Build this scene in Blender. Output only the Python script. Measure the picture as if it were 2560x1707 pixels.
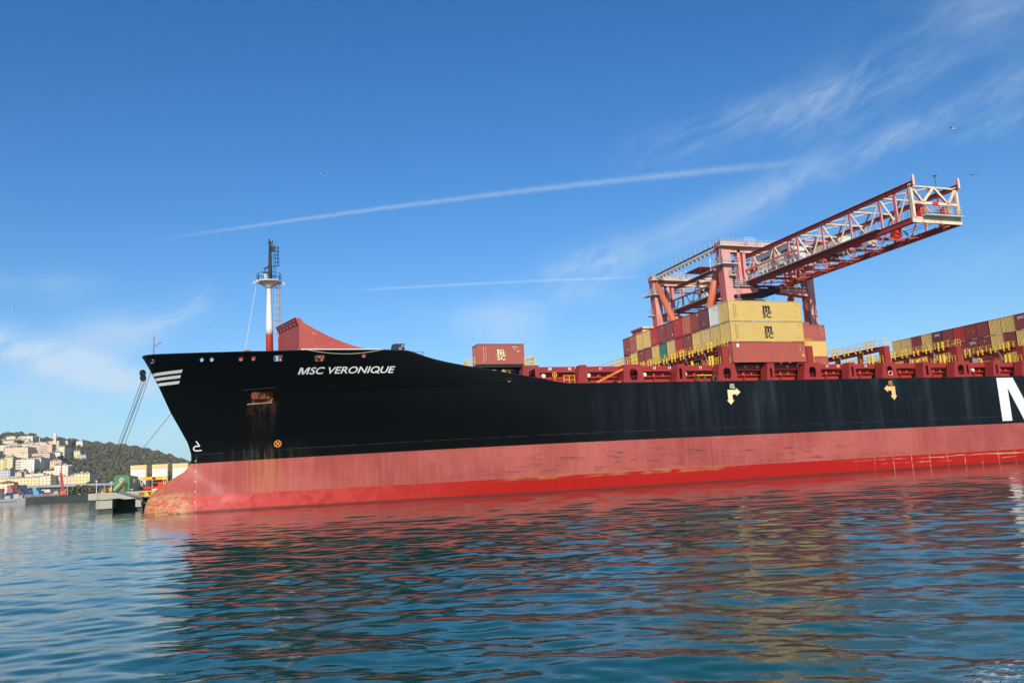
import bpy, math, random
import numpy as np
from mathutils import Vector, Matrix
from mathutils.geometry import tessellate_polygon
for o in list(bpy.data.objects): bpy.data.objects.remove(o)
SC = bpy.context.scene; COL = SC.collection
R = math.radians; rnd = random.Random(7)
# World frame: X runs aft along the ship, Y away from the viewer across the ship, Z up from the water.
# ------------------------------------------------------------------ camera
cam = bpy.data.cameras.new('camera'); co = bpy.data.objects.new('camera', cam); COL.objects.link(co)
cr, cu, cf = Vector((.942954, -.328342, -.055037)), Vector((-.000944, -.167951, .985795)), Vector((.332921, .929507, .15868))
M = Matrix((cr, cu, -cf)).transposed().to_4x4(); M.translation = Vector((-66.034, -94.725, 2.699)); co.matrix_world = M
cam.sensor_width = 36; cam.lens = 2040.86 / 2560 * 36; cam.clip_start = .3; cam.clip_end = 40000
SC.camera = co
# ------------------------------------------------------------------ light
SUN_EL, SUN_A = 27, 21            # elevation; bearing of the travelling light, from +Y towards +X
sd = Vector((math.sin(R(SUN_A)) * math.cos(R(SUN_EL)), math.cos(R(SUN_A)) * math.cos(R(SUN_EL)), -math.sin(R(SUN_EL))))
sl = bpy.data.lights.new('sun', 'SUN'); sl.energy = 4.2; sl.angle = R(.53); sl.color = (1, .93, .83)
so = bpy.data.objects.new('sun', sl); COL.objects.link(so); so.rotation_euler = sd.to_track_quat('-Z', 'Y').to_euler()
SC.view_settings.view_transform = 'Standard'; SC.view_settings.look = 'None'
SC.view_settings.exposure = 0; SC.view_settings.gamma = 1
SC.cycles.max_bounces = 6; SC.cycles.glossy_bounces = 3; SC.cycles.diffuse_bounces = 2

class NT:
    """small node-tree helper"""
    def __init__(s, tree): s.t = tree; s.n = tree.nodes; s.l = tree.links
    def node(s, typ, **kw):
        n = s.n.new(typ)
        for k, v in kw.items(): setattr(n, k, v)
        return n
    def put(s, sock, v):
        if isinstance(v, bpy.types.NodeSocket): s.l.new(v, sock)
        elif isinstance(v, (tuple, list)) and len(v) == 3 and sock.type == 'RGBA': sock.default_value = (*v, 1)
        else: sock.default_value = v
    def m(s, op, a, b=0., c=None, clamp=False):
        n = s.node('ShaderNodeMath', operation=op, use_clamp=clamp); s.put(n.inputs[0], a); s.put(n.inputs[1], b)
        if c is not None: s.put(n.inputs[2], c)
        return n.outputs[0]
    def vm(s, op, a, b=None, out=0):
        n = s.node('ShaderNodeVectorMath', operation=op); s.put(n.inputs[0], a)
        if b is not None:
            if op == 'SCALE': s.put(n.inputs[3], b)
            else: s.put(n.inputs[1], b)
        return n.outputs[1] if op in ('DOT_PRODUCT', 'LENGTH') else n.outputs[0]
    def mix(s, f, a, b, mode='MIX'):
        n = s.node('ShaderNodeMix', data_type='RGBA', blend_type=mode); s.put(n.inputs[0], f); s.put(n.inputs[6], a); s.put(n.inputs[7], b)
        return n.outputs[2]
    def ss(s, x, a, b):
        n = s.node('ShaderNodeMapRange', interpolation_type='SMOOTHSTEP'); s.put(n.inputs[0], x); s.put(n.inputs[1], a); s.put(n.inputs[2], b)
        return n.outputs[0]
    def noise(s, vec, scale=1., detail=4., rough=.55, dist=0., dim='3D'):
        n = s.node('ShaderNodeTexNoise', noise_dimensions=dim); s.put(n.inputs['Vector'], vec)
        n.inputs['Scale'].default_value = scale; n.inputs['Detail'].default_value = detail; n.inputs['Roughness'].default_value = rough; n.inputs['Distortion'].default_value = dist
        return n.outputs[0]
    def mul(s, v, xyz): return s.vm('MULTIPLY', v, xyz)
    def xyz(s, v):
        n = s.node('ShaderNodeSeparateXYZ'); s.put(n.inputs[0], v); return n.outputs
    def comb(s, x, y, z):
        n = s.node('ShaderNodeCombineXYZ'); s.put(n.inputs[0], x); s.put(n.inputs[1], y); s.put(n.inputs[2], z); return n.outputs[0]

# ------------------------------------------------------------------ sky
W = bpy.data.worlds.new('World'); SC.world = W; W.use_nodes = True
w = NT(W.node_tree); w.n.clear()
sky = w.node('ShaderNodeTexSky', sky_type='NISHITA'); sky.sun_disc = False; sky.sun_elevation = R(SUN_EL); sky.sun_rotation = R(180 + SUN_A)
sky.air_density = 1.0; sky.dust_density = .6; sky.ozone_density = 3.0; sky.altitude = 0
tc = w.node('ShaderNodeTexCoord').outputs['Generated']
hs = w.node('ShaderNodeHueSaturation'); hs.inputs['Saturation'].default_value = 1.26; hs.inputs['Value'].default_value = 1.0
w.put(hs.inputs['Color'], sky.outputs[0])
skyc = w.mix(1., hs.outputs[0], (1.0, 1.22, 1.40), 'MULTIPLY')
def D(az, el): return Vector((math.sin(R(az)) * math.cos(R(el)), math.cos(R(az)) * math.cos(R(el)), math.sin(R(el))))
def patch(az, el, az2, el2, half, noise, lo=.42, hi=.75, amt=.5):
    """a cirrus streak that runs from one sky direction to another (half = half width, degrees)"""
    a, b = D(az, el), D(az2, el2); c = (a + b).normalized(); e1 = (b - a).normalized(); e2 = c.cross(e1).normalized(); ln = (b - a).length / 2
    u = w.m('DIVIDE', w.vm('DOT_PRODUCT', w.vm('SUBTRACT', tc, tuple(c)), tuple(e1)), ln)
    v = w.m('DIVIDE', w.vm('DOT_PRODUCT', tc, tuple(e2)), R(half))
    front = w.m('GREATER_THAN', w.vm('DOT_PRODUCT', tc, tuple(c)), 0.)
    r2 = w.m('ADD', w.m('POWER', w.m('ABSOLUTE', u), 4.), w.m('MULTIPLY', v, v))
    g = w.m('EXPONENT', w.m('MULTIPLY', r2, -1.))
    n = w.ss(noise, lo, hi)
    return w.m('MULTIPLY', w.m('MULTIPLY', w.m('MULTIPLY', g, front), n), amt)
axs = (D(50, 24) - D(24, 13)).normalized(); ctr = D(37, 19); up = ctr.cross(axs).normalized()
wc = w.comb(w.m('MULTIPLY', w.vm('DOT_PRODUCT', tc, tuple(axs)), 7.), w.m('MULTIPLY', w.vm('DOT_PRODUCT', tc, tuple(up)), 26.), w.m('MULTIPLY', w.vm('DOT_PRODUCT', tc, tuple(ctr)), 5.))
warp = w.noise(tc, 9., 3, .5); wc2 = w.vm('ADD', wc, w.vm('SCALE', w.comb(warp, warp, warp), 1.1))
cn = w.noise(wc2, 1., 7, .62, .3); fine = w.noise(w.mul(wc2, (2., 2.2, 2.)), 1.7, 6, .65, .2)
cn = w.m('ADD', w.m('MULTIPLY', cn, .72), w.m('MULTIPLY', fine, .28))
soft = w.noise(w.mul(tc, (4., 4., 9.)), 1.4, 6, .55, .4)
cl = 0.
for args in ((29, 21.3, 47, 22.8, 1.4, cn, .38, .74, .30), (40, 20.8, 55, 26.5, 2.6, cn, .36, .82, .25), (52, 24, 57, 30, 4.0, soft, .35, .75, .3),
             (29, 14.6, 44, 19.0, 1.1, cn, .30, .68, .44), (42, 18.2, 56, 21.6, .8, cn, .32, .70, .42), (50, 18.6, 57, 19.4, .7, cn, .36, .70, .34),
             (22, 13.4, 29, 14.9, 1.2, cn, .34, .66, .48), (-6, 10.0, 0, 12.5, 1.0, cn, .36, .68, .5), (-10, 9.4, -3, 10.8, 1.2, soft, .40, .7, .45), (-15, 9.6, -4, 6.8, 1.1, cn, .26, .58, 1.0),
             (-16, 6.0, 6, 4.2, 1.8, soft, .33, .68, .55), (12, 9.3, 29, 12.4, 1.6, soft, .36, .70, .45), (3, 8.4, 22, 8.2, .9, soft, .40, .72, .35), (45, 10, 57, 13, 1.6, soft, .40, .72, .14), (-18, 12.5, -8, 13, .9, soft, .42, .7, .25)):
    cl = w.m('ADD', cl, patch(*args))
def trail(az, el, azm, elm, az2, el2, half, amt, grow=0.):
    a, b = D(az, el), D(az2, el2); n = a.cross(b).normalized(); c = (a + b).normalized(); e1 = (b - a).normalized(); ln = (b - a).length / 2
    bow = D(azm, elm).dot(n)                       # the trail bends a little: mid point lies off the great circle
    u = w.m('DIVIDE', w.vm('DOT_PRODUCT', tc, tuple(e1)), ln)
    off = w.m('MULTIPLY', w.m('SUBTRACT', 1., w.m('MULTIPLY', u, u)), bow)
    wig = w.m('MULTIPLY', w.m('SUBTRACT', w.noise(tc, 60., 3, .6), .5), R(half) * .9)
    hw = w.m('MULTIPLY', w.m('ADD', 1., w.m('MULTIPLY', u, grow)), R(half))
    v = w.m('DIVIDE', w.m('ADD', w.m('SUBTRACT', w.vm('DOT_PRODUCT', tc, tuple(n)), off), wig), hw)
    g = w.m('EXPONENT', w.m('MULTIPLY', w.m('MULTIPLY', v, v), -1.))
    en = w.ss(w.m('ABSOLUTE', u), 1.03, .62); fr = w.m('GREATER_THAN', w.vm('DOT_PRODUCT', tc, tuple(c)), 0.)
    pf = w.m('ADD', .55, w.m('MULTIPLY', w.noise(tc, 85., 4, .6), .9))
    return w.m('MULTIPLY', w.m('MULTIPLY', w.m('MULTIPLY', g, en), w.m('MULTIPLY', pf, fr)), amt)
cl = w.m('ADD', cl, trail(-6.0, 15.75, 21, 19.5, 43.5, 18.9, .16, .25, .55))
cl = w.m('ADD', cl, trail(7.4, 13.0, 17.5, 13.3, 30.5, 12.85, .08, .26))
cl = w.m('MINIMUM', cl, .72)
haze = w.m('MULTIPLY', w.m('EXPONENT', w.m('MULTIPLY', w.m('MAXIMUM', w.xyz(tc)[2], 0.), -11.)), .80)
skyh = w.mix(haze, skyc, (4.5, 6.7, 8.5))
skyf = w.mix(cl, skyh, (6.6, 7.9, 9.2))
bg = w.node('ShaderNodeBackground'); bg.inputs[1].default_value = .1; w.put(bg.inputs[0], skyf)
w.put(w.node('ShaderNodeOutputWorld').inputs[0], bg.outputs[0])

# ------------------------------------------------------------------ materials
MATS = {}
def steel(name, col, rough=.5, var=.25, dirt=None, dirt_amt=.35, scale=.6, streak=False, spec=.4, bump=0., metal=0.):
    if name in MATS: return MATS[name]
    m = bpy.data.materials.new(name); m.use_nodes = True; t = NT(m.node_tree); b = t.n['Principled BSDF']
    g = t.node('ShaderNodeNewGeometry').outputs['Position']
    v = t.mul(g, (1., 1., .25)) if streak else g
    n1 = t.noise(v, scale, 5, .6); n2 = t.noise(v, scale * 4.3, 4, .6)
    k = t.m('ADD', 1 - var * .75, t.m('MULTIPLY', n1, var * 1.5))
    c = t.mix(1., col, t.comb(k, k, k), 'MULTIPLY')
    if dirt: c = t.mix(t.m('MULTIPLY', t.ss(n2, .55, .78), dirt_amt), c, dirt)
    t.put(b.inputs['Base Color'], c); b.inputs['Roughness'].default_value = rough; b.inputs['Specular IOR Level'].default_value = spec; b.inputs['Metallic'].default_value = metal
    if bump:
        bm = t.node('ShaderNodeBump'); bm.inputs['Strength'].default_value = bump; bm.inputs['Distance'].default_value = .05; t.put(bm.inputs['Height'], n2); t.put(b.inputs['Normal'], bm.outputs[0])
    MATS[name] = m; return m
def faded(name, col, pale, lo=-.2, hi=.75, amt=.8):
    """red paint with pale blotches, paler on faces toward the viewer and upward"""
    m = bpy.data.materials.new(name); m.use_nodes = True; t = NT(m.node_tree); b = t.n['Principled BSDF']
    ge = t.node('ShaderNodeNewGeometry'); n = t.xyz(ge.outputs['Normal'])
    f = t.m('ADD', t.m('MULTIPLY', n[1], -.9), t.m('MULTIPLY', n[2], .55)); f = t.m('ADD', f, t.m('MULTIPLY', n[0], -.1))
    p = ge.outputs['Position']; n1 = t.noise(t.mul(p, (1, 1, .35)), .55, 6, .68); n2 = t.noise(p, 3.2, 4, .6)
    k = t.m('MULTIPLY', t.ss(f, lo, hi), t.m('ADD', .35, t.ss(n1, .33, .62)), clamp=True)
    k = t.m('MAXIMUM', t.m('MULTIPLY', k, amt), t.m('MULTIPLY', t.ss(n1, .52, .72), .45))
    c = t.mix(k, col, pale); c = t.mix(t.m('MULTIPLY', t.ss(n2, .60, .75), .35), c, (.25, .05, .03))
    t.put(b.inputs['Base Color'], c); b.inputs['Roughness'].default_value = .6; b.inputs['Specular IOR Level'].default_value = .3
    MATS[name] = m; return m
m_red = steel('deck_red', (.32, .031, .025), .5, .3, (.2, .05, .03), .5)
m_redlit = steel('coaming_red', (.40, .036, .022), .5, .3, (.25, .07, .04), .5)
m_dark = steel('dark_gap', (.02, .018, .018), .7)
m_yel = steel('rail_yellow', (.80, .50, .035), .5, .2, (.4, .22, .05), .35)
m_white = steel('white_paint', (.80, .79, .74), .45, .12, (.5, .42, .32), .3)
m_cream = steel('cream_paint', (.80, .72, .50), .5, .12)
m_black = steel('black_paint', (.012, .012, .013), .5, .3)
m_grey = steel('galvanised', (.50, .53, .53), .55, .2, (.3, .26, .22), .3)
m_dgrey = steel('dark_steel', (.07, .075, .08), .55)
m_orange = steel('mark_orange', (.85, .33, .06), .55, .15)
m_rust = steel('rust', (.20, .065, .022), .85, .6, (.42, .15, .04), .7, 2.5, bump=.4)
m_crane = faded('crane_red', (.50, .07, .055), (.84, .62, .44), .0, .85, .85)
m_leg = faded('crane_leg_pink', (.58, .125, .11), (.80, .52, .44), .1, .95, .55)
m_tube = faded('crane_tube_pale', (.60, .17, .13), (.86, .72, .50), -.45, .45, .95)
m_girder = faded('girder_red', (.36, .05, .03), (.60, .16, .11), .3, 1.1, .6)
m_brace = steel('brace_orange', (.66, .17, .075), .5, .3, (.7, .3, .18), .4)
m_concrete = steel('concrete', (.46, .42, .33), .9, .35, (.18, .16, .12), .5, .35, True, .2, .3)
m_wetcon = steel('tidal_concrete', (.07, .075, .06), .9, .5)
m_rope = steel('rope', (.46, .40, .30), .9)
m_ladder = steel('ladder_tan', (.62, .40, .22), .6)
m_glass = steel('dark_glass', (.04, .06, .09), .15, .1)
m_green = steel('shed_green', (.10, .27, .12), .55, .25, (.3, .25, .15), .3)
m_bred = steel('bright_red', (.72, .035, .015), .45, .2)
m_byel = steel('beam_yellow', (.85, .45, .03), .45, .2)
m_bluebox = steel('trolley_blue', (.015, .03, .06), .6)

def box_mat(name, col, d=(.22, .10, .06), amt=.35):
    m = bpy.data.materials.new(name); m.use_nodes = True; t = NT(m.node_tree); b = t.n['Principled BSDF']
    oi = t.node('ShaderNodeObjectInfo').outputs['Random']; p = t.node('ShaderNodeNewGeometry').outputs['Position']
    n1 = t.noise(t.mul(p, (1, 1, .22)), .9, 6, .65); n2 = t.noise(p, 3.5, 5, .65); n3 = t.noise(p, .35, 3, .5)
    k = t.m('ADD', t.m('ADD', .80, t.m('MULTIPLY', oi, .14)), t.m('MULTIPLY', n3, .22))
    c = t.mix(1., col, t.comb(k, k, k), 'MULTIPLY')
    c = t.mix(t.m('MULTIPLY', t.ss(n1, .56, .74), amt), c, d); c = t.mix(t.m('MULTIPLY', t.ss(n2, .64, .74), amt * 1.2), c, d)
    t.put(b.inputs['Base Color'], c); b.inputs['Roughness'].default_value = .55; b.inputs['Specular IOR Level'].default_value = .3
    MATS[name] = m; return m
CC = dict(yellow=(.66, .455, .15), sand=(.62, .46, .20), maroon=(.25, .05, .045), brick=(.42, .115, .085), red=(.45, .035, .04), orange=(.50, .125, .06), purple=(.13, .04, .05), white=(.74, .72, .67), green=(.03, .17, .11), blue=(.018, .042, .12), sky=(.12, .36, .55), rust=(.42, .10, .07))
CM = {k: box_mat('container_' + k, v, (.30, .20, .12) if k in ('white',) else (.36, .22, .09) if k in ('yellow', 'sand') else (.12, .05, .04)) for k, v in CC.items()}

# hull paint ---------------------------------------------------------
mh = bpy.data.materials.new('hull_paint'); mh.use_nodes = True; t = NT(mh.node_tree); b = t.n['Principled BSDF']
P = t.node('ShaderNodeNewGeometry').outputs['Position']; x, y, z = t.xyz(P)
big = t.noise(P, .12, 4, .55); med = t.noise(P, .9, 5, .6); fin = t.noise(P, 5., 5, .65)
stk = t.noise(t.mul(P, (.55, .3, .035)), 1., 6, .66); stk2 = t.noise(t.mul(P, (2.6, 1., .07)), 1., 5, .6)
lng = t.noise(t.mul(P, (.10, .1, 1.1)), 1., 6, .65, .6); scf = t.noise(t.mul(P, (.35, .3, 2.2)), 1., 7, .7, .5)
# black topside with salt streaks aft of the flare
aft = t.ss(x, -30., -4.); top = t.ss(z, 4.5, 13.2)
s1 = t.m('MULTIPLY', t.ss(stk, .44, .70), t.m('ADD', .35, t.m('MULTIPLY', top, .65)))
s2 = t.m('MULTIPLY', t.ss(stk2, .5, .75), t.m('MULTIPLY', top, .6))
blk = t.mix(t.m('MULTIPLY', aft, t.m('ADD', .30, t.m('MULTIPLY', big, .3))), (.0016, .0018, .0019), (.005, .0075, .011))  # bluish sky sheen tinted into the aft black, in patches
blk = t.mix(t.m('MULTIPLY', t.m('MULTIPLY', s1, aft), t.m('MULTIPLY', t.ss(big, .30, .62), 1.0)), blk, (.026, .034, .041))
blk = t.mix(t.m('MULTIPLY', t.m('MULTIPLY', s2, aft), .6), blk, (.034, .041, .044))
blk = t.mix(t.m('MULTIPLY', t.ss(scf, .66, .76), t.m('MULTIPLY', t.ss(z, 10.5, 6.5), .35)), blk, (.09, .08, .06))
def seam(zz, wd, amt, base, col):
    k = t.m('MULTIPLY', t.ss(t.m('ABSOLUTE', t.m('SUBTRACT', z, zz)), wd, wd * .3), t.m('MULTIPLY', t.ss(med, .35, .65), amt)); return t.mix(k, base, col)
blk = seam(7.15, .035, .5, blk, (.12, .12, .11)); blk = seam(10.9, .03, .6, blk, (.004, .004, .004)); blk = seam(14.1, .025, .4, blk, (.06, .06, .06))
# rust and dirt that washed down below the anchor pocket
an = t.m('MULTIPLY', t.ss(t.m('ABSOLUTE', t.m('ADD', x, 61.7)), 2.1, .9), t.m('MULTIPLY', t.ss(z, 5.9, 7.4), t.ss(z, 13.2, 12.3)))
fall = t.ss(z, 8.6, 12.4)
blk = t.mix(t.m('MULTIPLY', an, t.m('MULTIPLY', t.ss(stk2, .34, .66), t.m('ADD', .08, t.m('MULTIPLY', fall, .30)))), blk, (.06, .045, .036))
blk = t.mix(t.m('MULTIPLY', t.m('MULTIPLY', an, t.ss(z, 10.9, 12.2)), t.m('MULTIPLY', t.ss(med, .46, .64), .7)), blk, (.12, .036, .015))
di = t.m('MULTIPLY', t.ss(t.m('ABSOLUTE', t.m('ADD', x, 61.2)), 6.5, 1.), t.ss(z, 8.6, 6.3))
blk = t.mix(t.m('MULTIPLY', di, t.m('MULTIPLY', t.ss(stk2, .40, .74), .32)), blk, (.15, .13, .09))
# faded pink boot and the newer red below it
pk = t.mix(t.ss(big, .3, .7), (.34, .062, .048), (.46, .110, .086)); pk = t.mix(t.m('MULTIPLY', t.ss(stk2, .45, .75), .35), pk, (.50, .17, .145))
pk = t.mix(t.m('MULTIPLY', t.ss(lng, .58, .72), .45), pk, (.30, .07, .06))
mid = t.m('MULTIPLY', t.ss(x, -42., -20.), t.ss(x, 30., 5.))
rub = t.m('MULTIPLY', t.m('MULTIPLY', t.ss(scf, .545, .63), mid), t.m('MULTIPLY', t.ss(z, 1.6, 2.3), t.ss(z, 6.2, 4.2)))
pk = t.mix(t.m('MULTIPLY', rub, .75), pk, (.09, .040, .042)); pk = t.mix(t.m('MULTIPLY', t.m('MULTIPLY', t.ss(lng, .54, .62), t.ss(scf, .50, .64)), .5), pk, (.20, .06, .055))
vs_ = t.m('ABSOLUTE', t.m('SUBTRACT', t.m('FRACT', t.m('DIVIDE', x, 9.7)), .5)); pk = t.mix(t.m('MULTIPLY', t.ss(vs_, .012, .003), .35), pk, (.22, .05, .045)); pk = t.mix(t.m('MULTIPLY', t.ss(t.m('ABSOLUTE', t.m('SUBTRACT', z, 4.05)), .04, .01), .4), pk, (.24, .06, .05))
pk = t.mix(t.m('MULTIPLY', t.m('MULTIPLY', t.ss(stk2, .60, .72), t.ss(fin, .45, .6)), t.m('MULTIPLY', t.ss(x, 20., 40.), .6)), pk, (.30, .10, .03))
rs = t.m('MULTIPLY', t.ss(t.m('ABSOLUTE', t.m('ADD', x, 61.)), 3.4, .3), t.m('MULTIPLY', t.ss(stk2, .42, .62), .5)); pk = t.mix(rs, pk, (.46, .17, .05))
rd = t.mix(t.ss(x, -66., -30.), (.55, .07, .055), (.42, .0105, .006)); rd = t.mix(t.m('MULTIPLY', t.ss(med, .42, .7), .5), rd, (.31, .009, .006))
rd = t.mix(t.m('MULTIPLY', t.ss(z, .42, .10), .9), rd, (.13, .022, .014))
# scraped band along the change of colour, scraped frame lines further aft, marine growth on the bulb
zw = t.m('ADD', z, t.m('MULTIPLY', t.m('SUBTRACT', lng, .5), .9))
sc = t.m('MULTIPLY', t.m('MULTIPLY', t.ss(t.m('ABSOLUTE', t.m('SUBTRACT', zw, 1.95)), .42, .12), t.ss(scf, .42, .60)), t.m('MULTIPLY', t.ss(x, -37., -30.), t.ss(x, 2., -8.)))
def frames(base):
    hl = t.m('MAXIMUM', t.ss(t.m('ABSOLUTE', t.m('SUBTRACT', zw, 1.62)), .10, .03), t.m('MULTIPLY', t.ss(t.m('ABSOLUTE', t.m('SUBTRACT', zw, 1.0)), .09, .03), t.ss(big, .45, .6)))
    fr = t.m('ABSOLUTE', t.m('SUBTRACT', t.m('FRACT', t.m('DIVIDE', t.m('ADD', x, t.m('MULTIPLY', fin, .15)), 3.4)), .5)); vl = t.m('MULTIPLY', t.ss(fr, .026, .008), t.ss(med, .38, .6))
    k = t.m('MULTIPLY', t.m('MAXIMUM', t.m('MULTIPLY', hl, t.ss(scf, .38, .58)), vl), t.ss(x, 14., 30.)); return t.mix(t.m('MULTIPLY', k, .75), base, (.62, .42, .26))
rd = frames(rd)
low = t.mix(t.ss(t.m('ADD', z, t.m('MULTIPLY', t.m('SUBTRACT', lng, .5), .25)), 1.98, 2.08), rd, pk)
low = t.mix(t.m('MULTIPLY', sc, .75), low, (.40, .19, .075))
rb = t.m('SUBTRACT', x, t.m('MULTIPLY', z, -.02))
gr = t.noise(t.mul(P, (.9, 1., 2.6)), 1.3, 6, .7, 1.4)
gk = t.m('MULTIPLY', t.m('MULTIPLY', t.ss(rb, -69.0, -70.6), t.ss(z, 2.75, 2.25)), t.ss(gr, .43, .54)); low = t.mix(t.m('MULTIPLY', gk, .8), low, (.50, .30, .12))
gk2 = t.m('MULTIPLY', t.m('MULTIPLY', t.ss(rb, -69.6, -71.6), t.ss(z, 2.4, 1.7)), t.ss(gr, .58, .64)); low = t.mix(t.m('MULTIPLY', gk2, .8), low, (.34, .33, .10))
stz = t.node('ShaderNodeMapRange'); t.put(stz.inputs[0], z); stz.inputs[1].default_value = 6.4; stz.inputs[2].default_value = 3.2; stz.inputs[3].default_value = -70.; stz.inputs[4].default_value = -73.7
ok = t.m('MULTIPLY', t.ss(t.m('SUBTRACT', x, stz.outputs[0]), 1.5, .35), t.m('MULTIPLY', t.ss(z, 2.2, 2.8), t.ss(fin, .3, .55))); low = t.mix(t.m('MULTIPLY', ok, .85), low, (.46, .15, .04))
fullc = t.mix(t.ss(z, 6.02, 6.06), low, blk)
t.put(b.inputs['Base Color'], fullc); t.put(b.inputs['Roughness'], t.m('ADD', .34, t.m('MULTIPLY', med, .25))); t.put(b.inputs['Specular IOR Level'], t.m('ADD', t.m('SUBTRACT', .22, t.m('MULTIPLY', t.ss(z, 6.0, 6.1), .08)), t.m('MULTIPLY', aft, t.m('MULTIPLY', t.ss(z, 6.0, 6.1), .08))))
hb = t.noise(t.mul(P, (.5, .5, .35)), 1., 2, .4); fr2 = t.m('ABSOLUTE', t.m('SUBTRACT', t.m('FRACT', t.m('DIVIDE', x, 2.4)), .5))
hgt = t.m('ADD', t.m('MULTIPLY', hb, .9), t.m('MULTIPLY', t.ss(fr2, .06, 0.), .05)); bm = t.node('ShaderNodeBump'); bm.inputs['Strength'].default_value = .3; bm.inputs['Distance'].default_value = .12
t.put(bm.inputs['Height'], hgt); t.put(b.inputs['Normal'], bm.outputs[0])
m_hull = mh

# sea -----------------------------------------------------------------
ms = bpy.data.materials.new('sea_water'); ms.use_nodes = True; t = NT(ms.node_tree); b = t.n['Principled BSDF']
P = t.node('ShaderNodeNewGeometry').outputs['Position']
pt = t.noise(t.mul(P, (.03, .03, 1)), 1., 3, .5)
t.put(b.inputs['Base Color'], t.mix(t.ss(pt, .3, .7), (.005, .072, .058), (.008, .098, .078)))
px_, py_, pz_ = t.xyz(P); fo = t.m('ADD', t.m('POWER', t.m('DIVIDE', t.m('ADD', px_, 56.4), 1.75), 2.), t.m('POWER', t.m('DIVIDE', t.m('ADD', py_, 87.1), .85), 2.)); fo = t.m('MULTIPLY', t.ss(fo, 1.1, .3), t.ss(t.noise(t.mul(P, (1., 1.6, 1)), 5.5, 7, .72, .8), .50, .62)); t.put(b.inputs['Base Color'], t.mix(fo, b.inputs['Base Color'].links[0].from_socket, (.62, .68, .70))); t.put(b.inputs['Roughness'], t.m('MULTIPLY', fo, .6)); b.inputs['IOR'].default_value = 1.333; b.inputs['Specular IOR Level'].default_value = .44; b.inputs['Specular Tint'].default_value = (.80, 1, .96, 1)
rot = t.node('ShaderNodeVectorRotate', rotation_type='Z_AXIS'); t.put(rot.inputs['Vector'], P); rot.inputs['Angle'].default_value = R(20)
rv = rot.outputs[0]
n1 = t.noise(t.mul(rv, (.9, 2.4, 1)), 1.0, 2, .45, .5); n2 = t.noise(t.mul(rv, (2.2, 6.5, 1)), 1.5, 3, .55, .6)
gust = t.ss(t.noise(t.mul(rv, (.02, .06, 1)), 1., 3, .55), .36, .60)
gx_ = t.xyz(P); wind_ = t.ss(t.m('ADD', t.m('ADD', gx_[0], 66.), t.m('MULTIPLY', t.m('ADD', gx_[1], 94.7), .045)), .5, -9.); gust = t.m('ADD', gust, t.m('MULTIPLY', wind_, 1.3))
h = t.m('ADD', t.m('MULTIPLY', n1, t.m('ADD', .5, t.m('MULTIPLY', wind_, .5))), t.m('MULTIPLY', n2, t.m('ADD', .03, t.m('MULTIPLY', gust, .26))))
bm = t.node('ShaderNodeBump'); bm.inputs['Strength'].default_value = .22; bm.inputs['Distance'].default_value = .06; t.put(bm.inputs['Height'], h); t.put(b.inputs['Normal'], bm.outputs[0])
m_sea = ms

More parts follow.
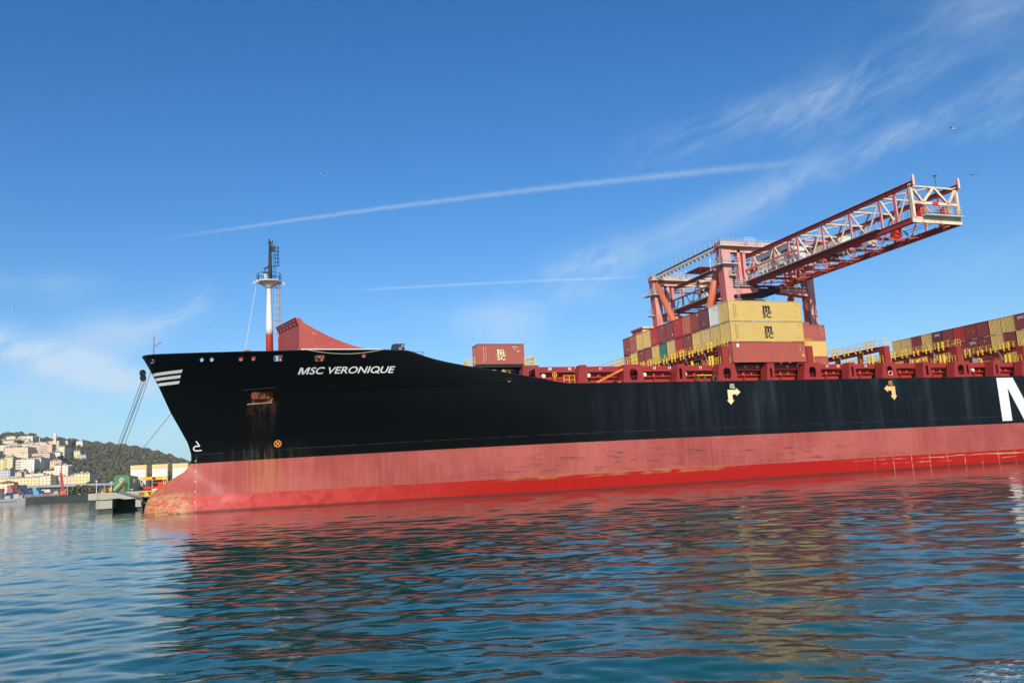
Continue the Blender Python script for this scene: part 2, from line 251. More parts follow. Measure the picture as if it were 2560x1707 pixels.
# ------------------------------------------------------------------ mesh helpers
class MB:
    def __init__(s): s.v = []; s.f = []
    def add(s, vs, fs):
        o = len(s.v); s.v += [tuple(p) for p in vs]; s.f += [tuple(i + o for i in f) for f in fs]; return s
    def box(s, x0, x1, y0, y1, z0, z1):
        return s.add([(x0, y0, z0), (x1, y0, z0), (x1, y1, z0), (x0, y1, z0), (x0, y0, z1), (x1, y0, z1), (x1, y1, z1), (x0, y1, z1)],
                     [(0, 3, 2, 1), (4, 5, 6, 7), (0, 1, 5, 4), (1, 2, 6, 5), (2, 3, 7, 6), (3, 0, 4, 7)])
    def beam(s, p, q, a, b=None, up=(0, 0, 1), a2=None, b2=None):
        """square-section bar from p to q: a wide, b high"""
        b = b or a; a2 = a2 or a; b2 = b2 or b; p = Vector(p); q = Vector(q); d = (q - p).normalized(); u = Vector(up)
        if abs(d.dot(u)) > .98: u = Vector((1, 0, 0))
        sx = d.cross(u).normalized(); sy = sx.cross(d).normalized()
        vs = [c + sx * i * A / 2 + sy * j * B / 2 for c, A, B in ((p, a, b), (q, a2, b2)) for i, j in ((-1, -1), (1, -1), (1, 1), (-1, 1))]
        return s.add(vs, [(3, 2, 1, 0), (4, 5, 6, 7), (0, 1, 5, 4), (1, 2, 6, 5), (2, 3, 7, 6), (3, 0, 4, 7)])
    def ibeam(s, p, q, wd, ht, tw=.12, tf=.12):
        p = Vector(p); q = Vector(q); z = Vector((0, 0, 1)); h = (ht - tf) / 2
        s.beam(p + z * h, q + z * h, wd, tf); s.beam(p - z * h, q - z * h, wd, tf); return s.beam(p, q, tw, ht - 2 * tf)
    def tube(s, p, q, r, r2=None, n=8, cap=True):
        r2 = r if r2 is None else r2; p = Vector(p); q = Vector(q); d = (q - p).normalized(); u = Vector((0, 0, 1)) if abs(d.z) < .95 else Vector((1, 0, 0))
        a = d.cross(u).normalized(); b = a.cross(d); o = len(s.v)
        for c, rr in ((p, r), (q, r2)):
            for i in range(n):
                an = 2 * math.pi * i / n; s.v.append(tuple(c + (a * math.cos(an) + b * math.sin(an)) * rr))
        for i in range(n): s.f.append((o + i, o + n + i, o + n + (i + 1) % n, o + (i + 1) % n))
        if cap: s.f.append(tuple(o + i for i in range(n))); s.f.append(tuple(o + n + n - 1 - i for i in range(n)))
        return s
    def path(s, pts, r, n=6):
        for a, b in zip(pts, pts[1:]): s.tube(a, b, r, None, n)
        return s
    def lathe(s, base, prof, n=20):
        o = len(s.v); bx, by, bz = base
        for r, z in prof:
            for i in range(n): a = 2 * math.pi * i / n; s.v.append((bx + r * math.cos(a), by + r * math.sin(a), bz + z))
        for k in range(len(prof) - 1):
            for i in range(n): j = (i + 1) % n; s.f.append((o + k * n + i, o + k * n + j, o + (k + 1) * n + j, o + (k + 1) * n + i))
        s.f.append(tuple(o + n - 1 - i for i in range(n))); s.f.append(tuple(o + (len(prof) - 1) * n + i for i in range(n))); return s
    def plate(s, loops, fn, thick):
        """flat plate with holes: loops of (u, v), fn(u, v, depth) -> point"""
        tri = tessellate_polygon([[Vector((u, v, 0)) for u, v in lp] for lp in loops]); flat = [p for lp in loops for p in lp]; n = len(flat)
        vs = [fn(u, v, 0) for u, v in flat] + [fn(u, v, thick) for u, v in flat]
        fs = [tuple(f) for f in tri] + [tuple(i + n for i in reversed(f)) for f in tri]; k = 0
        for lp in loops:
            m = len(lp)
            for i in range(m): j = (i + 1) % m; fs.append((k + i, k + j, k + n + j, k + n + i))
            k += m
        return s.add(vs, fs)
    def disc(s, c, nrm, r, th=.05, n=16):
        c = Vector(c); nn = Vector(nrm).normalized(); return s.tube(c - nn * th / 2, c + nn * th / 2, r, None, n)
    def ring(s, c, nrm, r, rt, n=20, m=6):
        c = Vector(c); nn = Vector(nrm).normalized(); u = Vector((0, 0, 1)) if abs(nn.z) < .9 else Vector((1, 0, 0)); a = nn.cross(u).normalized(); b = nn.cross(a); o = len(s.v)
        for i in range(n):
            an = 2 * math.pi * i / n; e = a * math.cos(an) + b * math.sin(an)
            for j in range(m): bn = 2 * math.pi * j / m; s.v.append(tuple(c + e * (r + rt * math.cos(bn)) + nn * rt * math.sin(bn)))
        for i in range(n):
            for j in range(m): s.f.append((o + i * m + j, o + ((i + 1) % n) * m + j, o + ((i + 1) % n) * m + (j + 1) % m, o + i * m + (j + 1) % m))
        return s
    def rail(s, pts, h=1.05, r=.03, bars=3, step=1.5):
        """hand rail along a line of deck points"""
        for a, b in zip(pts, pts[1:]):
            a = Vector(a); b = Vector(b); L = (b - a).length; k = max(1, round(L / step))
            for i in range(k + 1): c = a.lerp(b, i / k); s.tube(c, c + Vector((0, 0, h)), r, None, 5, False)
            for i in range(bars): zz = Vector((0, 0, h * (i + 1) / bars)); s.tube(a + zz, b + zz, r, None, 5, False)
        return s
def obj(name, mb, mat, parent=None, smooth=False):
    me = bpy.data.meshes.new(name); me.from_pydata(mb.v, [], mb.f); me.update()
    if smooth:
        for p in me.polygons: p.use_smooth = True
    me.materials.append(mat); o = bpy.data.objects.new(name, me); COL.objects.link(o)
    if parent is not None:
        o.parent = parent
        if parent.type == 'EMPTY' and parent.parent is None: o.location = -parent.location
    return o
def tag(o, label, cat, group=None, kind=None):
    if label: o['label'] = label
    if cat: o['category'] = cat
    if group: o['group'] = group
    if kind: o['kind'] = kind
    return o
def thing(name, label, cat, loc=(0, 0, 0), group=None):
    o = bpy.data.objects.new(name, None); COL.objects.link(o); o.location = loc; o.empty_display_size = .5
    return tag(o, label, cat, group)
_tc = {}
def text(body, size=1., bold=0., shear=0., align='CENTER', space=1.):
    """filled letter outlines as (points, faces) in the plane"""
    key = (body, size, bold, shear, align, space)
    if key in _tc: return _tc[key]
    c = bpy.data.curves.new('lettering', 'FONT'); c.body = body; c.size = size; c.offset = bold; c.shear = shear; c.align_x = align; c.space_character = space; c.resolution_u = 4; c.space_line = .82
    o = bpy.data.objects.new('lettering', c); COL.objects.link(o); dg = bpy.context.evaluated_depsgraph_get(); me = o.evaluated_get(dg).to_mesh()
    r = ([(v.co.x, v.co.y) for v in me.vertices], [tuple(p.vertices) for p in me.polygons]); o.evaluated_get(dg).to_mesh_clear()
    bpy.data.objects.remove(o); bpy.data.curves.remove(c); _tc[key] = r; return r
def put_text(mb, body, fn, **kw):
    vs, fs = text(body, **kw); return mb.add([fn(u, v) for u, v in vs], fs)

# ------------------------------------------------------------------ the container ship
BH, WC = 16.2, 16.1
_STZ = [-8, -3, 0, .41, 1.1, 2.0, 2.63, 3.25, 3.93, 4.65, 5.14, 5.93, 6.49, 7.29, 8.66, 10.03, 12.58, 15.79, 18.29, 19.45, 21]
_STT = [-73, -75.3, -75.25, -75.19, -75.10, -74.77, -74.29, -73.68, -72.64, -71.40, -70.59, -70.05, -69.87, -69.9, -70.31, -71.02, -72.36, -73.74, -74.98, -75.63, -76.5]
def stem(z): return np.interp(z, _STZ, _STT)
def halfb(t, z):
    t = np.asarray(t, float); z = np.asarray(z, float); tm = np.where(z > 6.9, stem(z), -69.87)
    Le = np.interp(z, [-3, 0, 6, 13.4, 19.5], [60, 57, 52, 44, 34]); p = np.interp(z, [-3, 0, 6, 13.4, 19.5], [1.6, 1.6, 1.75, 2.2, 3.0])
    s = np.clip((t - tm) / Le, 0, 1); main = BH * (1 - (1 - s) ** p)
    bw = np.interp(z, [-3, 0, 1.2, 2.5, 4, 5.5, 6.6], [2.4, 2.5, 2.3, 1.7, .9, .35, .12]); u = np.clip((t - stem(z)) / 7, 0, 1)
    nose = np.interp(z, [11, 15, 18, 21], [0, 1.2, 3.6, 4.2]); un = np.clip((t - stem(z)) / 4.5, 0, 1); main = np.maximum(main, 0) ; main = (main ** 3 + (nose * np.sqrt(np.clip(1 - (1 - un) ** 2, 0, 1))) ** 3) ** (1 / 3)
    b = (main ** 4 + (bw * np.sqrt(np.clip(1 - (1 - u) ** 2, 0, 1))) ** 4) ** .25
    q = np.clip((t - 140) / 26, 0, 1); return np.minimum(b * (1 - .35 * q * q), BH)
_TT = [-75.8, -75.36, -75.04, -74.04, -72.41, -70.45, -66.28, -61.4, -57.62, -52.71, -47.35, -45.16, -44.01, -42.9, -41.93, -40.27, -38.38, -35.68, -33.33, -31.32, -28.9, -26.45, -24.71, -20, 170]
_TZ = [19.46, 19.5, 19.49, 19.40, 19.23, 19.05, 18.68, 18.36, 18.23, 18.02, 17.88, 17.75, 17.32, 16.92, 16.64, 16.25, 15.88, 15.4, 15.0, 14.65, 14.24, 13.72, 13.49, 13.42, 13.38]
def ztop(t): return np.interp(t, _TT, _TZ)
def side(t, z, off=.02): return (float(t), float(WC - halfb(t, z) - off), float(z))      # a point on the near side of the hull
OPEN = [(-68.52, 18.12, .24, .20, 2), (-67.37, 18.02, .24, .20, 2), (-64.11, 17.77, .24, .20, 2), (-62.71, 17.69, .24, .20, 2), (-60.0, 17.50, .46, .30, 9), (-55.42, 17.22, .52, .30, 9), (-50.45, 17.28, .24, .18, 2), (-74.35, 18.68, .34, .20, 2), (-32.79, 14.02, .30, .22, 2)]
ANC = (-63.15, -60.42, 12.78, 14.22)
ship = thing('container_ship', 'huge black and red container ship moored with its bow to the left', 'ship')
sE = -12.
sv = np.concatenate([np.linspace(0, .03, 8) ** 1.0, np.linspace(.03, .8, 270)[1:], np.linspace(.8, 1, 16)[1:]])
aftx = np.concatenate([np.arange(-8, 140, 6.), np.arange(140, 167, 3.)])
zl = -2.5; vv = np.concatenate([np.linspace(0, .62, 52), np.linspace(.62, 1, 64)[1:]])
NI = len(sv) + len(aftx); NJ = len(vv); T_ = np.zeros((NI, NJ)); Z_ = np.zeros((NI, NJ))
for i in range(NI):
    if i < len(sv):
        zz = np.full(NJ, 10.)
        for _ in range(12):
            ta = stem(zz) + sv[i] * (sE - stem(zz)); zz = zl + vv * (ztop(ta) - zl)
        T_[i], Z_[i] = ta, zz
    else:
        T_[i] = aftx[i - len(sv)]; Z_[i] = zl + vv * (ztop(T_[i]) - zl)
Bq = halfb(T_, Z_); Bq[0] = np.where(Z_[0] > 6.9, 0., Bq[0])
hm = MB()
for sgn in (-1, 1):
    o = len(hm.v); hm.v += list(zip(T_.ravel().tolist(), (WC + sgn * Bq).ravel().tolist(), Z_.ravel().tolist()))
    for i in range(NI - 1):
        for j in range(NJ - 1):
            tc_ = (T_[i, j] + T_[i + 1, j + 1]) / 2; zc_ = (Z_[i, j] + Z_[i + 1, j + 1]) / 2
            if sgn < 0:
                if ANC[0] < tc_ < ANC[1] and ANC[2] < zc_ < ANC[3]: continue
                if zc_ > 13 and any(abs((tc_ - a) / r1) ** e + abs((zc_ - c) / r2) ** e < 1 for a, c, r1, r2, e in OPEN): continue
            q = (o + i * NJ + j, o + (i + 1) * NJ + j, o + (i + 1) * NJ + j + 1, o + i * NJ + j + 1); hm.f.append(q if sgn < 0 else q[::-1])
k = len(hm.v); hm.v += [(167, 2, zl), (167, 30, zl), (167, 30, 13.38), (167, 2, 13.38)]; hm.f.append((k, k + 1, k + 2, k + 3))
hull = obj('hull', hm, m_hull, ship, True)
# rail cap along the top edge, stiffened lip at the main deck
ts_ = np.concatenate([np.linspace(-75.6, -70, 30), np.linspace(-69, -24, 60), [0, 40, 80, 120, 160]])
for sgn in (-1, 1):
    ps = [(t_, WC + sgn * max(.05, float(halfb(t_, ztop(t_)))), float(ztop(t_))) for t_ in ts_]
    cap = MB()
    for a, b_ in zip(ps, ps[1:]): cap.beam((a[0], a[1] - sgn * .1, a[2]), (b_[0], b_[1] - sgn * .1, b_[2]), .24, .07)
    obj('rail_cap', cap, m_black, hull)
dk = MB()
def deck(ts, zf, inset=.12):
    for a, b_ in zip(ts, ts[1:]):
        ha = max(.02, float(halfb(a, zf(a))) - inset); hb_ = max(.02, float(halfb(b_, zf(b_))) - inset)
        dk.add([(a, WC - ha, zf(a)), (b_, WC - hb_, zf(b_)), (b_, WC + hb_, zf(b_)), (a, WC + ha, zf(a))], [(0, 1, 2, 3)])
fz = lambda t_: float(ztop(t_)) - 1.35
deck(np.linspace(-74.2, -45.2, 40), fz); deck(np.concatenate([np.linspace(-45.2, -24, 16), [0, 60, 140, 166]]), lambda t_: 13.33)
h1, h2 = float(halfb(-45.2, 13.3)) - .15, float(halfb(-45.2, 16)) - .15; dk.add([(-45.2, WC - h1, 13.3), (-45.2, WC + h1, 13.3), (-45.2, WC + h2, fz(-45.2)), (-45.2, WC - h2, fz(-45.2))], [(0, 1, 2, 3)])
obj('deck', dk, m_red, ship)
# fairlead frames round the bulwark openings
for a, c, r1, r2, e in OPEN:
    fr = MB(); n = 24; th = .06
    if e == 2:
        pts = [(a + (r1 + .03) * math.cos(2 * math.pi * i / n), c + (r2 + .03) * math.sin(2 * math.pi * i / n)) for i in range(n + 1)]
    else: pts = [(a - r1, c - r2), (a + r1, c - r2), (a + r1, c + r2), (a - r1, c + r2), (a - r1, c - r2)]
    for p, q in zip(pts, pts[1:]): fr.tube(side(*p, .03), side(*q, .03), th if e == 2 else .035, None, 6)
    obj('fairlead' if e == 2 else 'roller_fairlead', fr, m_black if e == 2 else m_dgrey, ship, True)
    if e != 2:
        for dx in (-.3, .3): rl = MB(); p = side(a + dx, c - .29, -.25); q = side(a + dx, c + .29, -.25); rl.tube(p, (p[0], p[1], q[2]), .10, None, 10); obj('roller', rl, m_yel if a > -57 else m_white, ship, True)
    else:
        lp = MB(); p = side(a, c - r2 * .72, -.12); lp.box(p[0] - .14, p[0] + .14, p[1] - .1, p[1] + .16, p[2] - .04, p[2] + .03); obj('fairlead_lip', lp, m_grey if a > -67 or a < -70 else m_white, ship)
rl = MB(); rl.rail([(-57.5, 4.6, fz(-57)), (-53.5, 3.3, fz(-53))], 1.2, .05, 4, .55); obj('deck_railing', rl, m_yel, ship)
wl_ = MB()
for tx, wy, r in ((-63.3, 9.6, .75), (-62.1, 9.3, .6)):
    z0 = fz(tx); wl_.tube((tx, wy - .7, z0 + 1.45), (tx, wy + .8, z0 + 1.45), r, None, 14); wl_.box(tx - .9, tx + .9, wy - .95, wy - .7, z0, z0 + 1.9); wl_.box(tx - .9, tx + .9, wy + .8, wy + 1.05, z0, z0 + 1.9)
obj('mooring_winch', wl_, m_redlit, ship)
# anchor in its pocket
ap = MB(); q4 = [side(ANC[0] - .05, ANC[3] + .05, .01), side(ANC[1] + .05, ANC[3] + .05, .01), side(ANC[1] + .05, ANC[2] - .05, .01), side(ANC[0] - .05, ANC[2] - .05, .01)]
dep = Vector((.25, 1.3, .15)); inn = [Vector(p) + dep * (1.25 if i < 2 else .62) for i, p in enumerate(q4)]
ap.add(q4 + inn, [(0, 1, 5, 4), (1, 2, 6, 5), (2, 3, 7, 6), (3, 0, 4, 7), (4, 5, 6, 7)])
pk_ = obj('anchor_pocket', ap, m_rust, ship)
lip = MB(); lip.beam(Vector(q4[3]) + Vector((0, .3, 0)), Vector(q4[2]) + Vector((0, .3, 0)), .6, .12); obj('pocket_lip', lip, steel('lip_rusty', (.30, .19, .13), .8, .5, (.45, .38, .32), .6, 2.), pk_)
brow = MB(); brow.beam(side(ANC[0] - .75, ANC[3] + .16, .1), side(ANC[1] + .3, ANC[3] + .16, .1), .26, .06); obj('pocket_brow', brow, m_black, pk_)
an_ = MB(); cx = (ANC[0] + ANC[1]) / 2; ay = float(WC - halfb(cx, 13.6)) + .35; az = 13.66
rr = lambda hx, hz, r, n=6: [(cxx + r * math.cos(an0 + math.pi / 2 * i / n), czz + r * math.sin(an0 + math.pi / 2 * i / n)) for cxx, czz, an0 in ((hx - r, hz - r, 0), (-hx + r, hz - r, math.pi / 2), (-hx + r, -hz + r, math.pi), (hx - r, -hz + r, 1.5 * math.pi)) for i in range(n + 1)]
tilt = lambda u, v, d: (cx + u, ay - v * .5 + d, az + v)
an_.plate([rr(1.12, .40, .3), rr(.2, .16, .1, 3)[::-1]], tilt, .5)
for ux in (-.42, .42): an_.box(cx + ux - .06, cx + ux + .06, ay - .28, ay - .02, az - .42, az + .42)
an_.box(cx - .42, cx + .42, ay - .12, ay + .02, az + .26, az + .40); an_.tube((cx, ay + .2, az), (cx + .3, ay + 1.2, az + .5), .16, None, 10)
obj('anchor', an_, steel('anchor_rust', (.24, .068, .02), .85, .6, (.20, .05, .02), .6, 3., bump=.4), ship)
# lettering and marks on the hull
nm = MB(); sh = lambda u: 15.62 - .033 * (u + 57.7)
kw_ = dict(size=1.02, bold=.016, shear=.28, align='LEFT')
lv, lf = text('SC VERONIOUE', **kw_); wx = lambda s_: max(p[0] for p in text(s_, **kw_)[0])
qb = wx('SC VERONIO'); lv = lv + [(qb - .42, .20), (qb - .30, .27), (qb - .02, -.02), (qb - .14, -.09)]; lf = lf + [tuple(len(lv) - 4 + i for i in range(4))]
for q_ in ([(0, 0), (.16, 0), (.16, .71), (0, .71)], [(.69, 0), (.85, 0), (.85, .71), (.69, .71)], [(.16, .71), (.16, .47), (.355, 0), (.425, 0), (.425, .2), (.23, .71)], [(.69, .71), (.69, .47), (.495, 0), (.425, 0), (.425, .2), (.62, .71)]):
    lf = lf + [tuple(range(len(lv), len(lv) + len(q_)))]; lv = lv + [(u - .93 + .28 * v, v) for u, v in q_]
x0_ = min(p[0] for p in lv); sc_ = 11.0 / (max(p[0] for p in lv) - x0_)
for u, v in lv: ta = -57.75 + (u - x0_) * sc_; nm.v.append(side(ta, sh(ta) + v * 1.02, .035))
nm.f = lf
obj('ship_name', nm, m_white, ship)
for zt, zb, te, tb in ((17.33, 17.0, -70.75, -70.9), (16.76, 16.43, -70.98, -71.1), (16.14, 15.81, -71.13, -71.28)):
    st = MB(); n = 26
    for i in range(n + 1):
        f_ = (i / n) ** 2
        for zz, te_ in ((zt, te), (zb, tb)): ta = float(stem(zz)) + .02 + f_ * (te_ - float(stem(zz)) - .02); st.v.append(side(ta, zz, .03))
    st.f = [(2 * i, 2 * i + 1, 2 * i + 3, 2 * i + 2) for i in range(n)]; obj('bow_stripe', st, m_white, ship)
def stroke(mb, pts, wd, off=.035):
    """a painted line on the hull side"""
    pts = [Vector((p[0], p[1])) for p in pts]
    for a, b_ in zip(pts, pts[1:]):
        d = (b_ - a).normalized(); nn = Vector((-d.y, d.x)) * wd / 2; e = d * wd * .3
        mb.add([side(*p, off) for p in (a - nn - e, b_ - nn + e, b_ + nn + e, a + nn - e)], [(0, 1, 2, 3)])
    return mb
bm_ = MB(); stroke(bm_, [(-69.28, 8.78), (-68.88, 8.18), (-69.2, 8.16)] + [(-69.22 + .38 * math.cos(a), 7.90 + .29 * math.sin(a)) for a in np.linspace(math.pi * .5, math.pi * 1.5, 9)] + [(-68.66, 7.63)], .13); obj('bulb_mark', bm_, m_white, ship)
th_ = MB()
def ringp(cx_, cz_, r, n=28): return [(cx_ + r * math.cos(2 * math.pi * i / n), cz_ + r * math.sin(2 * math.pi * i / n)) for i in range(n + 1)]
stroke(th_, ringp(-59.75, 7.85, .38), .10); stroke(th_, [(-60.02, 7.58), (-59.48, 8.12)], .10); stroke(th_, [(-60.02, 8.12), (-59.48, 7.58)], .10); obj('thruster_mark', th_, m_orange, ship)
for i, zz in enumerate(np.arange(.3, 6.9, .25)):
    s_ = {0: '2', 1: '4', 2: '6', 3: '8'}.get(i % 5, '%dM' % (1 + i // 5)); dm = MB(); put_text(dm, s_, lambda u, v, zz=zz: side(-69.32 + u + (.09 if i % 5 < 4 else -.03), zz + v, .04), size=(.11 if i % 5 < 4 else .17), bold=.004)
    obj('draught_mark', dm, m_white, ship)
def arrow(poly, name, mat_=m_cream):
    a_ = MB(); tri = tessellate_polygon([[Vector((u, v, 0)) for u, v in poly]]); a_.add([side(u, v, .02) for u, v in poly], [tuple(f) for f in tri]); return obj(name, a_, mat_, ship)
arrow([(-1.5, 12.22), (-.12, 12.22), (-.12, 12.45), (.56, 11.9), (-.12, 11.36), (-.12, 11.58), (-.77, 11.58), (-.77, 10.82), (-.52, 10.82), (-1.13, 10.2), (-1.73, 10.82), (-1.48, 10.82)], 'tug_arrow', steel('arrow_cream', (.85, .68, .36), .55, .25, (.8, .45, .2), .6, 1.2))
arrow([(27.42, 12.22), (26.04, 12.22), (26.04, 12.42), (25.38, 11.9), (26.04, 11.36), (26.04, 11.6), (26.70, 11.6), (26.70, 10.85), (26.42, 10.85), (27.02, 10.2), (27.62, 10.85), (27.38, 10.85)], 'tug_arrow', steel('arrow_orange', (.88, .50, .20), .55, .3, (.85, .8, .7), .7, .9))
for tx, mt in ((-.68, m_cream), (26.68, m_orange)):
    tt = MB(); put_text(tt, 'NO', lambda u, v: side(tx + u, 12.74 + v, .02), size=.42, bold=.012); put_text(tt, 'TUG', lambda u, v: side(tx + u, 12.40 + v, .02), size=.42, bold=.012); obj('tug_lettering', tt, mt, ship)
big_ = MB(); Mx = 47.7
for poly in ([(0, 6.45), (2.05, 6.45), (2.05, 13.17), (0, 13.17)], [(2.05, 13.17), (2.05, 11.6), (4.6, 6.45), (5.7, 6.45), (5.7, 8.7), (3.45, 13.17)], [(9.35, 6.45), (11.4, 6.45), (11.4, 13.17), (9.35, 13.17)], [(9.35, 13.17), (9.35, 11.6), (6.8, 6.45), (5.7, 6.45), (5.7, 8.7), (7.95, 13.17)]):
    tri = tessellate_polygon([[Vector((u, v, 0)) for u, v in poly]]); big_.add([side(Mx + u, v, .02) for u, v in poly], [tuple(f) for f in tri])
obj('company_letter', big_, m_white, ship)
# mooring pipe box and forward rails
bxx = MB(); bxx.add([(-47.05, .75, 17.8), (-45.55, .75, 17.8), (-45.55, 2.2, 17.8), (-47.05, 2.2, 17.8), (-46.85, .85, 18.72), (-45.55, .85, 18.74), (-45.55, 2.2, 18.74), (-46.85, 2.2, 18.72)], [(4, 5, 6, 7), (0, 1, 5, 4), (1, 2, 6, 5), (2, 3, 7, 6), (3, 0, 4, 7)])
lk = obj('deck_locker', bxx, m_black, ship); pl = MB(); pl.ring((-45.8, .78, 18.45), (0, 1, 0), .12, .04); pl.ring((-46.1, .72, 18.12), (0, 1, 0), .12, .04); obj('rope_eye', pl, m_grey, lk)
pl = MB(); pl.box(-47.2, -45.35, .5, 2.4, 17.72, 17.8); obj('locker_base', pl, m_red, lk)
rl = MB(); rl.rail([(-45.0, 1.2, 16.8), (-43.2, 1.2, 16.8)], 1.0, .035, 2, 1.8); rl.tube((-43.9, 1.2, 17.2), (-43.2, 1.2, 17.78), .03); obj('deck_railing', rl, m_redlit, ship)
# breakwater on the forecastle
bwm = MB(); zb_ = 16.85
def vee(u, v, d):   # u 0..1 from near wing to apex; v height
    return (-57.6 - 1.6 * u + d, 3.5 + 11.4 * u, v)
def wingtop(t_): k_ = (t_ + 57.6) / 10.; return 18.25 + 3.85 * (1 - k_) ** 1.75
for mir in (0, 1):
    mf = (lambda p: (p[0], 2 * WC - p[1], p[2])) if mir else (lambda p: p)
    tmp = MB(); tmp.plate([[(0, zb_), (1, zb_), (1, 22.4), (0, 21.5)], [(.105, zb_ + 1.6), (.105, 18.85), (.04, 18.85), (.04, zb_ + 1.6)]] if not mir else [[(0, zb_), (1, zb_), (1, 22.4), (0, 21.5)]], vee, .12)
    wing = [(-57.6, zb_), (-57.6, 21.5), (-57.42, 22.25), (-57.1, 21.75)] + [(t_, wingtop(t_)) for t_ in np.linspace(-56.6, -47.6, 12)] + [(-47.6, zb_)]
    tmp.plate([wing], lambda u, v, d: (u, 3.5 - .35 * (u + 57.6) / 10 + d, v), .12)
    bwm.add([mf(p) for p in tmp.v], tmp.f)
bwk = obj('breakwater', bwm, steel('breakwater_red', (.42, .062, .045), .6, .3, (.60, .30, .25), .5, .45), ship)
fl = MB(); hol = [ringp(.11 + .17 * i, .62, .055 / 1.0, 10)[:-1] for i in range(5)] + [ringp(.13 + .17 * i, .22, .06, 10)[:-1] for i in range(5)]
hol = [[((p[0] - h_[0][0]) * .34 + h_[0][0], p[1] * 1.0 + (p[1] - h_[0][1]) * .7) for p in h_] for h_ in hol]
fl.plate([[(0, -.05), (1, -.05), (1, .9), (0, .9)]] + [h_[::-1] for h_ in hol], lambda u, v, d: (-57.65 - 1.6 * u - .42 * v + d * .9, 3.5 + 11.4 * u, 21.5 + .9 * u + v * .95), .06)
obj('breakwater_flange', fl, m_girder, bwk)
kn = MB(); kn.add([(-57.6, 3.48, 21.5), (-58.02, 3.48, 22.3), (-57.42, 3.48, 22.25), (-57.6, 3.6, 21.5), (-58.02, 3.6, 22.3), (-57.42, 3.6, 22.25)], [(0, 1, 2), (3, 5, 4), (0, 3, 4, 1), (1, 4, 5, 2), (2, 5, 3, 0)]); obj('breakwater_bracket', kn, bwk.data.materials[0], bwk)
cv = MB(); cv.beam((-57.4, 3.3, 18.42), (-48.2, 2.95, 18.36), .3, .16); obj('breakwater_ledge', cv, m_white, bwk)
# foremast
mx, my = -60.33, 16.1
mastm = MB(); mastm.lathe((mx, my, 17.0), [(.47, 0), (.46, 5.4), (.46, 5.6)]); fm = obj('mast_foot', mastm, m_redlit, ship, True)
mm = MB(); mm.lathe((mx, my, 22.5), [(.46, 0), (.44, 1), (.31, 6.3), (.32, 6.32)], 24); mm.lathe((mx, my, 28.7), [(.33, 0), (.5, .22), (1.35, .82), (1.62, .86), (1.62, .98), (.2, .98)], 24); foremast = obj('foremast', mm, m_white, ship, True)
tm_ = MB(); tm_.lathe((mx + .15, my, 29.6), [(.29, 0), (.27, .4), (.16, 5.4), (.16, 5.6)], 12); obj('topmast', tm_, m_black, foremast, True)
rg = MB()
for i in range(12):
    a0, a1 = 2 * math.pi * i / 12, 2 * math.pi * (i + 1) / 12
    p = (mx + 1.55 * math.cos(a0), my + 1.55 * math.sin(a0), 29.68); q = (mx + 1.55 * math.cos(a1), my + 1.55 * math.sin(a1), 29.68); rg.tube(p, (p[0], p[1], 30.7), .035, None, 5)
    for hz in (.5, 1.0): rg.tube((p[0], p[1], 29.68 + hz), (q[0], q[1], 29.68 + hz), .03, None, 5)
obj('mast_railing', rg, m_black, foremast)
ld = MB()
for dx in (-.2, .2): ld.tube((mx + 1.02 + dx, my, 22.0), (mx + 1.02 + dx, my, 29.7), .035, None, 5)
for zz in np.arange(22.2, 29.6, .3): ld.tube((mx + .82, my, zz), (mx + 1.22, my, zz), .025, None, 4)
for zz in np.arange(22.6, 29.6, .9):
    ld.ring((mx + 1.22, my, zz), (0, 0, 1), .36, .03, 12, 4); ld.tube((mx + .3, my, zz), (mx + .85, my, zz), .03, None, 4)
for a0 in (-1.2, -.4, .4, 1.2): ld.tube((mx + 1.22 + .36 * math.cos(a0), my + .36 * math.sin(a0), 22.6), (mx + 1.22 + .36 * math.cos(a0), my + .36 * math.sin(a0), 29.5), .022, None, 4)
obj('mast_ladder', ld, m_ladder, foremast)
ld = MB()
for dx in (.55, .85): ld.tube((mx + dx, my, 29.7), (mx + dx, my, 34.9), .03, None, 5)
for zz in np.arange(30, 34.9, .35): ld.tube((mx + .55, my, zz), (mx + .85, my, zz), .022, None, 4)
for zz in np.arange(31.9, 34.9, .5): ld.ring((mx + 1.0, my, zz), (0, 0, 1), .30, .03, 10, 4)
for a0 in (-1., 0, 1.): ld.tube((mx + 1.0 + .3 * math.cos(a0), my + .3 * math.sin(a0), 31.8), (mx + 1.0 + .3 * math.cos(a0), my + .3 * math.sin(a0), 34.6), .022, None, 4)
for zz in (30.5, 31.8, 33.2, 34.5): ld.tube((mx + .2, my, zz), (mx + .7, my, zz), .03, None, 4)
ld.box(mx + .3, mx + .75, my - .2, my + .2, 33.9, 34.6)
obj('topmast_ladder', ld, m_black, foremast)
hn = MB(); hn.tube((mx - .05, my - .5, 30.2), (mx - .75, my - 1.0, 30.2), .08, .34, 14); obj('horn', hn, m_white, foremast, True)
lt = MB(); lt.box(mx - .7, mx + .1, my - .2, my + .2, 31.5, 31.6); lt.box(mx - .75, mx - .05, my - .2, my + .2, 30.85, 30.95); lt.tube((mx - .5, my, 31.0), (mx - .5, my, 31.5), .07); lt.tube((mx - .2, my, 31.6), (mx - .2, my, 31.85), .12); lt.tube((mx + .05, my, 35.2), (mx + .05, my, 35.55), .12); lt.tube((mx + .45, my, 35.0), (mx + .45, my, 35.4), .10); lt.box(mx - .15, mx + .6, my - .1, my + .1, 34.95, 35.05); obj('light_bracket', lt, m_dgrey, foremast)
